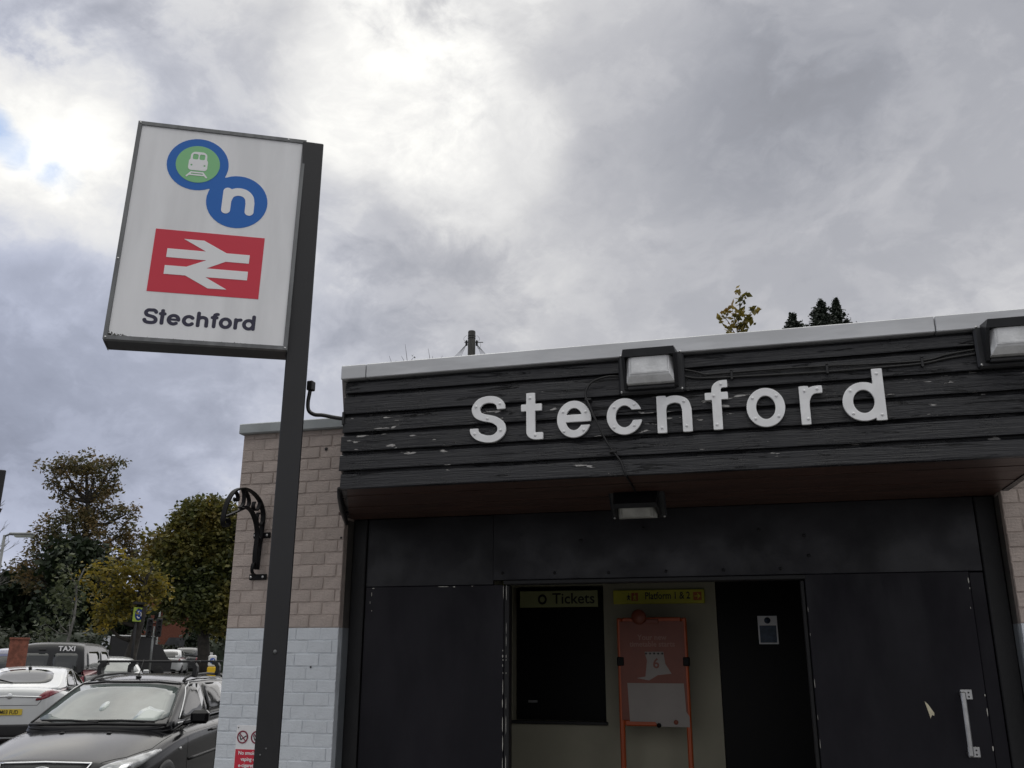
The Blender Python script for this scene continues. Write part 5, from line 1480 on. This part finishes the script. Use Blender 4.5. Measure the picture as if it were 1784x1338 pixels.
def house(label, px, d, yaw, wd, dp, eave, ridge, wallm, roofm, gable_front=True):
    x, y, g = ground_at(px, d)
    t = thing('house', label, 'house', (x, y, g - .3), yaw)
    mb = MB(); mb.add([(-wd / 2, 0, 0), (wd / 2, 0, 0), (wd / 2, dp, 0), (-wd / 2, dp, 0), (-wd / 2, 0, eave), (wd / 2, 0, eave), (wd / 2, dp, eave), (-wd / 2, dp, eave), (0, 0, ridge), (0, dp, ridge)] if gable_front else
        [(-wd / 2, 0, 0), (wd / 2, 0, 0), (wd / 2, dp, 0), (-wd / 2, dp, 0), (-wd / 2, 0, eave), (wd / 2, 0, eave), (wd / 2, dp, eave), (-wd / 2, dp, eave), (-wd / 2, dp / 2, ridge), (wd / 2, dp / 2, ridge)],
        [(0, 1, 5, 8, 4), (1, 2, 6, 5), (2, 3, 7, 9, 6), (3, 0, 4, 7)] if gable_front else [(0, 1, 5, 4), (1, 2, 6, 9, 5), (2, 3, 7, 6), (3, 0, 4, 8, 7)])
    mb.build('wall', MATS[wallm], t)
    mb = MB(); o = .3; th = .14
    if gable_front:
        sl = (ridge - eave) / (wd / 2)
        for s in (-1, 1):
            xe = s * (wd / 2 + o); ze = eave - o * sl
            v = [(0, -o, ridge + .03), (xe, -o, ze + .03), (xe, dp + o, ze + .03), (0, dp + o, ridge + .03)]; v += [(a, b, c + th) for a, b, c in v]
            mb.add(v, [(0, 1, 2, 3), (4, 5, 6, 7), (0, 1, 5, 4), (1, 2, 6, 5), (2, 3, 7, 6), (3, 0, 4, 7)])
    else:
        sl = (ridge - eave) / (dp / 2)
        for s in (0, 1):
            ye = -o if s == 0 else dp + o; ze = eave - o * sl
            v = [(-wd / 2 - o, dp / 2, ridge + .03), (wd / 2 + o, dp / 2, ridge + .03), (wd / 2 + o, ye, ze + .03), (-wd / 2 - o, ye, ze + .03)]; v += [(a, b, c + th) for a, b, c in v]
            mb.add(v, [(0, 1, 2, 3), (4, 5, 6, 7), (0, 1, 5, 4), (1, 2, 6, 5), (2, 3, 7, 6), (3, 0, 4, 7)])
    rf = mb.build('roof', MATS[roofm], t)
    mb = MB(); mb.cbox(-.5, .2, dp * .6, dp * .6 + .6, ridge - .6, ridge + .9, .02); mb.build('chimney', MATS['brick_red'], rf)
    return t
h1 = house('red brick house with gable and dark bay window behind the traffic light', 278, 77, R(38), 7.4, 10, 4.3, 7.5, 'brick_red', 'slate')
mb = MB(); mb.prism([(.2, .3), (2.6, .3), (2.6, 2.2), (2.3, 2.75), (.5, 2.75), (.2, 2.2)], -.8, -.01); bay = mb.build('bay', MATS['slate'], h1)
window(h1, .45, .75, 1.9, 1.25, -.82, 'plain_dark', 3)
window(h1, -2.4, 1.0, 1.3, 1.3, -.01)
window(h1, -.8, 3.9, 1.2, 1.2, -.01, 'brick_red')
h2 = house('white framed bay windowed brick house right of the gabled one', 334, 90, R(36), 8.0, 9, 4.4, 6.8, 'brick_red', 'roof_tile', False)
mb = MB(); mb.cbox(-2.0, 2.4, -.7, -.01, .3, 3.3, .05); mb.build('bay', MATS['slate'], h2)
window(h2, -1.75, 1.2, 1.1, 1.9, -.72, 'render_white', 2); window(h2, 1.1, 1.2, 1.1, 1.9, -.72, 'render_white', 2); window(h2, -.5, 1.2, 1.4, 1.5, -.715, 'slate', 2)
window(h2, -1.6, 3.55, 1.5, .75, -.01); 
h3 = house('pale rendered house half hidden by dark trees at far left', 26, 84, R(46), 7.5, 9, 5.2, 7.6, 'render_white', 'slate')
window(h3, -2.4, 1.2, 1.5, 1.4, -.01); window(h3, .8, 1.2, 1.5, 1.4, -.01); window(h3, -.8, 3.8, 1.4, 1.3, -.01)

# ================================================================== TREES AND HEDGES
leaf_mat('leaf_brown', [(.050, .066, .026), (.082, .086, .034), (.16, .115, .048), (.21, .12, .045)], .40)
leaf_mat('leaf_olive', [(.032, .048, .016), (.070, .085, .022), (.15, .13, .028), (.25, .15, .026)], .35, .30)
leaf_mat('leaf_yellow', [(.048, .066, .018), (.12, .115, .022), (.26, .20, .028), (.38, .26, .026)], .42, .9)
leaf_mat('leaf_dark', [(.012, .022, .010), (.020, .034, .014), (.032, .046, .018)], .2)
leaf_mat('leaf_grey', [(.045, .062, .028), (.075, .092, .040), (.11, .12, .052)], .3, .6)
leaf_mat('leaf_autumn', [(.035, .045, .012), (.12, .11, .02), (.24, .17, .02), (.16, .06, .02)], .35, 2.0)
leaf_mat('leaf_conifer', [(.010, .018, .010), (.016, .026, .014)], .1, 1.0)
mat('bark', (.045, .040, .034), .9, var=.4, vscale=6, bump=.5, bscale=20)
mat('bark_grey', (.17, .165, .15), .9, var=.4, vscale=6, bump=.4)
nr = np.random.default_rng(21)
def leaves(centres, per, spread, size, flatten=.8):
    """diamond leaf faces scattered round cluster centres"""
    c = np.repeat(np.asarray(centres), per, axis=0); n_ = len(c)
    p = c + nr.normal(0, 1, (n_, 3)) * np.array([spread, spread, spread * flatten])
    a = nr.normal(0, 1, (n_, 3)); a[:, 2] *= .6; a /= np.linalg.norm(a, axis=1)[:, None]
    b = np.cross(a, nr.normal(0, 1, (n_, 3))); b /= np.linalg.norm(b, axis=1)[:, None]
    s = size * nr.uniform(.35, 1.6, n_)[:, None]
    v = np.stack([p + a * s, p + b * s * .55, p - a * s, p - b * s * .55], 1).reshape(-1, 3)
    return v
def leaf_object(name, V, m, parent):
    n_ = len(V) // 4
    me = bpy.data.meshes.new(name); me.vertices.add(len(V)); me.vertices.foreach_set('co', V.astype(np.float32).ravel())
    me.loops.add(n_ * 4); me.loops.foreach_set('vertex_index', np.arange(n_ * 4, dtype=np.int32))
    me.polygons.add(n_); me.polygons.foreach_set('loop_start', np.arange(0, n_ * 4, 4, dtype=np.int32))
    me.update(calc_edges=True); me.validate()
    return obj(name, me, m, parent)
def tree(name, label, cat, px, d, blobs, m, trunk_r, per=26, size=.16, spread=.34, dens=1.0, bark='bark', group=None, lean=0.0, base_z=None, shell=.55, twigs=True):
    """blobs: (px, py, rx px, ry px, weight) crown masses read off the photograph at distance d"""
    x, y, g = ground_at(px, d)
    if base_z is not None: g = base_z
    o = Vector((x, y, g)); t = thing(name, label, cat, o, 0, group)
    mpp = d / 1570 * 1.06
    ew = Vector((RIGHT.x, RIGHT.y, 0)).normalized(); ed = Vector((-ew.y, ew.x, 0))
    tops = min(b[1] - b[3] for b in blobs); ztop = at(px, tops, d).z - g
    tb = MB(); cl = []
    segs = 8
    spine = [Vector((lean * (i / segs) + .12 * math.sin(i * 1.7), .1 * math.cos(i * 2.1), ztop * .90 * i / segs)) for i in range(segs + 1)]
    tb.tube(spine, [trunk_r * (1 - .88 * i / segs) + .015 for i in range(segs + 1)], 10)
    for bx, by, rx, ry, wt in blobs:
        c = at(bx, by, d) - o; c += ed * random.uniform(-.3, .3) * rx * mpp
        RX, RZ = rx * mpp, ry * mpp
        # limb from the trunk into this mass
        zz = max(.25 * ztop, min(c.z - RZ * .5, ztop * .85)); s0 = spine[min(segs, int(zz / ztop / .90 * segs))]
        mid = s0.lerp(c, .5) + Vector((0, 0, -.12 * (c - s0).length))
        tb.tube([s0, mid, c], [trunk_r * .38, trunk_r * .24, trunk_r * .10], 6)
        n_ = max(4, int(dens * wt * 60 * (RX * RX * RZ) ** .62))
        for q in range(n_):
            v = Vector(nr.normal(0, 1, 3)).normalized(); rr = (shell + (1 - shell) * nr.random()) if nr.random() < .7 else nr.random() ** .5
            pnt = c + ew * (v.x * RX * rr) + ed * (v.y * RX * .85 * rr) + Vector((0, 0, v.z * RZ * rr))
            cl.append(pnt)
            if twigs and q % 3 == 0: tb.tube([c.lerp(pnt, .12), c.lerp(pnt, .6) + Vector((0, 0, -.06)), pnt], [trunk_r * .09, trunk_r * .055, trunk_r * .02], 4, False)
    tb.build('trunk', MATS[bark], t)
    V = leaves(np.array([list(c) for c in cl]), per, spread, size)
    leaf_object('crown', V, MATS[m], t)
    return t

tree('broad_tree', 'tall airy brown leaved tree with sky showing through its crown', 'tree', 118, 58,
     [(150, 815, 52, 22, 1), (110, 815, 34, 18, .8), (195, 808, 24, 14, .7), (100, 850, 26, 22, .8), (150, 860, 42, 26, .7), (190, 845, 24, 20, .7), (120, 905, 44, 26, .9), (175, 890, 42, 24, .8), (220, 895, 24, 18, .7),
      (85, 925, 28, 22, .8), (150, 935, 50, 28, .9), (210, 930, 34, 22, .8), (225, 960, 28, 22, .8), (65, 945, 22, 12, .6), (110, 970, 46, 30, 1.1), (180, 970, 44, 26, .8), (70, 975, 30, 16, .6), (55, 990, 30, 14, .5), (230, 985, 24, 18, .6), (60, 1010, 34, 18, .6)],
     'leaf_brown', .42, per=26, size=.095, spread=.21, dens=.43, shell=.35)
tree('dense_tree', 'large rounded green and yellow tree close behind the brick wall', 'tree', 352, 50,
     [(345, 895, 34, 24, 1), (385, 905, 34, 34, 1), (325, 930, 34, 30, 1), (365, 945, 44, 40, 1), (410, 950, 30, 50, .8), (300, 965, 34, 34, 1), (345, 995, 48, 44, 1), (395, 1010, 36, 48, .9), (295, 1005, 34, 30, 1), (335, 1045, 46, 34, 1), (380, 1060, 40, 34, 1), (275, 985, 20, 30, .8), (265, 945, 10, 12, .25)],
     'leaf_olive', .34, per=52, size=.115, spread=.26, dens=.85)
tree('yellowing_tree', 'small leaning tree with yellow autumn leaves above the parked cars', 'tree', 224, 38.5,
     [(215, 985, 26, 22, .7), (175, 1010, 24, 26, .9), (200, 1030, 30, 26, 1), (240, 1030, 34, 26, .9), (272, 1008, 24, 24, .7), (268, 1030, 16, 14, .5), (190, 1065, 28, 22, .9), (230, 1062, 22, 14, .5), (235, 1000, 26, 26, .6), (180, 1085, 22, 16, .6)],
     'leaf_yellow', .26, per=34, size=.082, spread=.20, dens=.55, lean=.5)
tree('young_tree', 'slim young tree with grey green leaves and pale stem', 'tree', 106, 33,
     [(118, 985, 18, 20, .7), (128, 1010, 16, 20, .8), (105, 1030, 24, 18, .8), (122, 1040, 22, 18, .8), (95, 1065, 22, 20, .7), (120, 1075, 22, 16, .5), (84, 1090, 18, 14, .5), (75, 1108, 12, 10, .4)],
     'leaf_grey', .05, per=12, size=.075, spread=.18, dens=.75, bark='bark_grey', lean=.35, twigs=True)
tree('dark_tree', 'dark evergreen mass low at the far left beside the tall tree', 'tree', 30, 62,
     [(20, 1030, 40, 24, 1), (65, 1035, 36, 26, 1.2), (100, 1030, 34, 36, 1.3), (10, 1075, 44, 30, 1.2), (60, 1085, 44, 30, 1.3)], 'leaf_dark', .3, per=34, size=.19, spread=.36, dens=.8)
tree('dark_tree', 'dark evergreen tree between the tall tree and the yellowing one', 'tree', 150, 56,
     [(120, 985, 34, 34, 1.3), (150, 1000, 34, 40, 1.4), (130, 1060, 44, 36, 1.4), (175, 1060, 40, 40, 1.3), (215, 1075, 34, 30, 1.1)], 'leaf_dark', .3, per=34, size=.18, spread=.34, dens=.8)
tree('dark_tree', 'dark evergreen tree against the right side of the brick house', 'tree', 372, 72,
     [(340, 1052, 20, 16, .7), (375, 1080, 34, 34, 1.3), (395, 1100, 34, 40, 1.3), (360, 1110, 22, 24, 1.2), (345, 1045, 20, 14, .5)], 'leaf_dark', .25, per=34, size=.17, spread=.30, dens=.9)
# clipped hedges: dense leafy skin over a solid lumpy core
leaf_mat('hedge_leaf', [(.010, .016, .008), (.018, .026, .010), (.030, .036, .012)], .12, 1.5)
def hedge(label, pxa, pxb, d, pz_top, thick):
    a = ground_at(pxa, d); b = ground_at(pxb, d)
    A, B = Vector(a), Vector(b); t = thing('hedge', label, 'hedge', A)
    h_ = at((pxa + pxb) / 2, pz_top, d).z - A.z
    dirv = (B - A); L_ = dirv.length; dirv.normalize(); nv = Vector((-dirv.y, dirv.x, 0)).normalized()
    mb = MB(); nu, nv_ = max(6, int(L_ / .5)), 10; vs = []
    for i in range(nu + 1):
        for j in range(nv_ + 1):
            an = PI * j / nv_; r1 = 1 + .12 * math.sin(i * 1.3 + j) * random.uniform(.4, 1)
            vs.append(dirv * (L_ * i / nu) + nv * (-math.cos(an) * thick / 2 * r1) + Vector((0, 0, h_ * (math.sin(an) ** .35) * (.93 + .07 * math.sin(i * .9 + 2 * math.sin(i * .37))))))
    fs = [(i * (nv_ + 1) + j, i * (nv_ + 1) + j + 1, (i + 1) * (nv_ + 1) + j + 1, (i + 1) * (nv_ + 1) + j) for i in range(nu) for j in range(nv_)]
    mb.add(vs, fs, True); mb.build('hedge_core', MATS['leaf_dark'], t)
    c = np.array(vs); idx = nr.integers(0, len(c), int(L_ * h_ * 60)); V = leaves(c[idx] + nr.normal(0, .12, (len(idx), 3)), 4, .12, .10)
    leaf_object('foliage', V, MATS['hedge_leaf'], t); return t
hedge('long dark hedge behind the parked cars at the left', -40, 172, 44, 1100, 1.6)
hedge('green hedge rising in front of the red brick house', 218, 258, 52, 1106, 2.0)
hedge('low dark hedge along the front of the houses', 255, 335, 73, 1124, 1.0)
hedge('dark hedge running behind the bollard beside the wall', 348, 420, 68, 1112, 1.6)

# bare tree at the left edge
def bare_tree(name, label, px, d, py_top, spreadpx, r0, n1=16, seed=5, base=None, m='bark_grey', leafm=None):
    rs_ = random.Random(seed); x, y, g = ground_at(px, d); o = Vector((x, y, g)); t = thing(name, label, 'tree', o)
    H = at(px, py_top, d).z - g; mpp = d / 1570; sp_ = spreadpx * mpp
    mb = MB(); mb.tube([(0, 0, 0), (.05, 0, H * .35), (0, .05, H * .6), (.02, 0, H * .96)], [r0, r0 * .75, r0 * .45, r0 * .1], 8); mb.build('trunk', MATS[m], t)
    br_ = MB(); ew = Vector((RIGHT.x, RIGHT.y, 0)).normalized(); ed = Vector((-ew.y, ew.x, 0))
    def grow(p, v, ln, r, dep):
        q = p + v * ln * .5 + Vector((0, 0, ln * .03)); e_ = p + v * ln + Vector((0, 0, ln * .10))
        br_.tube([p, q, e_], [r, r * .7, r * .4], 5, False)
        if dep == 0: return
        for k in range(3):
            b = p.lerp(e_, rs_.uniform(.35, .95)); w_ = (v + Vector((rs_.uniform(-.6, .6), rs_.uniform(-.6, .6), rs_.uniform(-.1, .6)))).normalized()
            grow(b, w_, ln * rs_.uniform(.35, .6), r * .5, dep - 1)
    for i in range(n1):
        z = H * rs_.uniform(.30, .92); a = rs_.uniform(0, 2 * PI); v = Vector((math.cos(a), math.sin(a), rs_.uniform(.35, 1.0))).normalized()
        grow(Vector((0, 0, z)), v, sp_ * (1.15 - z / H) * rs_.uniform(.7, 1.1), r0 * .28, 3)
    br_.build('branch', MATS[m], t); return t
bare_tree('bare_tree', 'leafless tree behind the street lamp at the left frame edge', -75, 48, 840, 78, .13, 24, 9)

# saplings and conifer tips beyond the roof
def stem_plant(name, label, d, base_px, stems, m, leafsize, per, spread, r=.02, bark='bark'):
    o = at(base_px[0], base_px[1], d); o.z = 0; t = thing(name, label, 'tree', o)
    root = at(base_px[0], base_px[1], d) - o
    mb = MB(); mb.tube([(0, 0, 0), root * .5 + Vector((.05, 0, 0)), root], [r * 2.4, r * 1.6, r * 1.2], 8); cl = []
    for pts, lv_ in stems:
        q = [at(a, b, d) - o for a, b in pts]; mb.tube([root if False else q[0]] + q[1:], [r * (.9 - .6 * i / max(1, len(q) - 1)) for i in range(len(q))], 5)
        for a, b in lv_: cl.append(at(a, b, d) - o + Vector((0, random.uniform(-.15, .15), 0)))
    if leafsize > .04:
        for i in range(40): cl.append(root * random.uniform(.35, .95) + Vector((random.gauss(0, .28), random.gauss(0, .28), 0)))
    mb.build('trunk', MATS[bark], t)
    if cl: leaf_object('crown', leaves(np.array([list(c) for c in cl]), per, spread, leafsize, 1.0), MATS[m], t)
    return t
leafpts = [(1286, 514), (1295, 516), (1291, 522), (1288, 530), (1285, 538), (1291, 545), (1277, 542), (1261, 547), (1258, 553), (1268, 546), (1263, 556), (1310, 538), (1316, 545), (1286, 552), (1294, 550), (1275, 556), (1300, 556), (1308, 556), (1270, 565), (1278, 562), (1285, 562), (1292, 566), (1299, 562), (1306, 562), (1311, 563), (1272, 574), (1280, 572), (1288, 576), (1296, 574), (1303, 573), (1276, 580), (1292, 580), (1286, 568), (1298, 568)]
stem_plant('sycamore_sapling', 'yellowing sapling top showing above the station roof edge', 16, (1284, 600),
           [([(1284, 600), (1285, 570), (1288, 540), (1290, 515)], leafpts[:18]), ([(1284, 590), (1270, 562), (1258, 548)], leafpts[18:]), ([(1285, 580), (1300, 556), (1311, 540)], []), ([(1285, 575), (1279, 552), (1276, 540)], [])], 'leaf_autumn', .060, 7, .038, .012)
def conifer(label, d, tipx, tipy, basey, halfw, lean=0):
    o = at(tipx, (tipy + basey) / 2, d); o.z = 0; t = thing('conifer', label, 'tree', o, 0, 'conifer tips beyond the roof')
    top = at(tipx, tipy, d).z; zb = at(tipx, basey, d).z; mpp = d / 1570 * 1.05
    mb = MB(); mb.tube([(0, 0, 0), (0, 0, top * .6), (lean * mpp, 0, top)], [.12, .07, .008], 8); mb.build('trunk', MATS['bark'], t)
    vs = []; cen = []
    ew = Vector((RIGHT.x, RIGHT.y, 0)).normalized(); ed = Vector((-ew.y, ew.x, 0))
    H = (top - zb) * 2.2
    for i in range(230):
        f = random.random() ** .75; z = top - H * f; rr = halfw * mpp * min(1.7, 2.3 * f * random.uniform(.45, 1.45) + .03) ; a = random.uniform(0, 2 * PI)
        tip = ew * (math.cos(a) * rr + lean * mpp * (1 - f)) + ed * (math.sin(a) * rr) + Vector((0, 0, z + rr * .55)); rt = ew * (lean * mpp * (1 - f)) + Vector((0, 0, z - rr * .35))
        for s_ in np.linspace(.15, 1, 7): cen.append(list(rt.lerp(tip, s_)))
    for i in range(260):      # the rest of the tree below the tip
        z = random.uniform(1.2, top - H * .8); rr = halfw * mpp * 1.6 + (top - H * .8 - z) * .16; a = random.uniform(0, 2 * PI)
        tip = Vector((math.cos(a) * rr, math.sin(a) * rr, z + .15)); rt = Vector((0, 0, z - .1))
        for s_ in np.linspace(.3, 1, 6): cen.append(list(rt.lerp(tip, s_)))
    for i in range(26): cen.append([ew.x * lean * mpp, ew.y * lean * mpp, top - i * .012 * (top - zb) / .6])
    leaf_object('crown', leaves(np.array(cen), 7, .030, .036, 1.5), MATS['leaf_conifer'], t)
conifer('middle conifer tip above the station roof, broad and dark', 22, 1431, 525, 572, 17, 1)
conifer('right hand conifer tip above the station roof, leaning right', 22.6, 1452, 524, 570, 14, 6)
conifer('smallest conifer tip above the station roof, left of the pair', 24, 1383.5, 549, 575, 10, -2)
stem_plant('bare_sapling', 'thin leafless twigs poking above the roof edge at left', 20, (712, 660),
           [([(712, 660), (709, 625), (706, 600)], []), ([(712, 650), (716, 628), (722, 621)], [(721, 621), (722, 622)]), ([(712, 645), (705, 630), (699, 620)], []), ([(690, 660), (683, 634), (678, 620)], []), ([(690, 655), (689, 634), (690, 628)], [(697, 632)]), ([(752, 650), (749, 625), (746, 607)], []), ([(752, 640), (753, 628), (754, 620)], []), ([(760, 650), (765, 628), (771, 620)], []), ([(712, 660), (690, 660)], []), ([(712, 660), (752, 655), (760, 655)], [])], 'leaf_dark', .03, 3, .015, .010)
# unused helper meshes leave no trace
for me in [m_ for m_ in bpy.data.meshes if m_.users == 0]: bpy.data.meshes.remove(me)
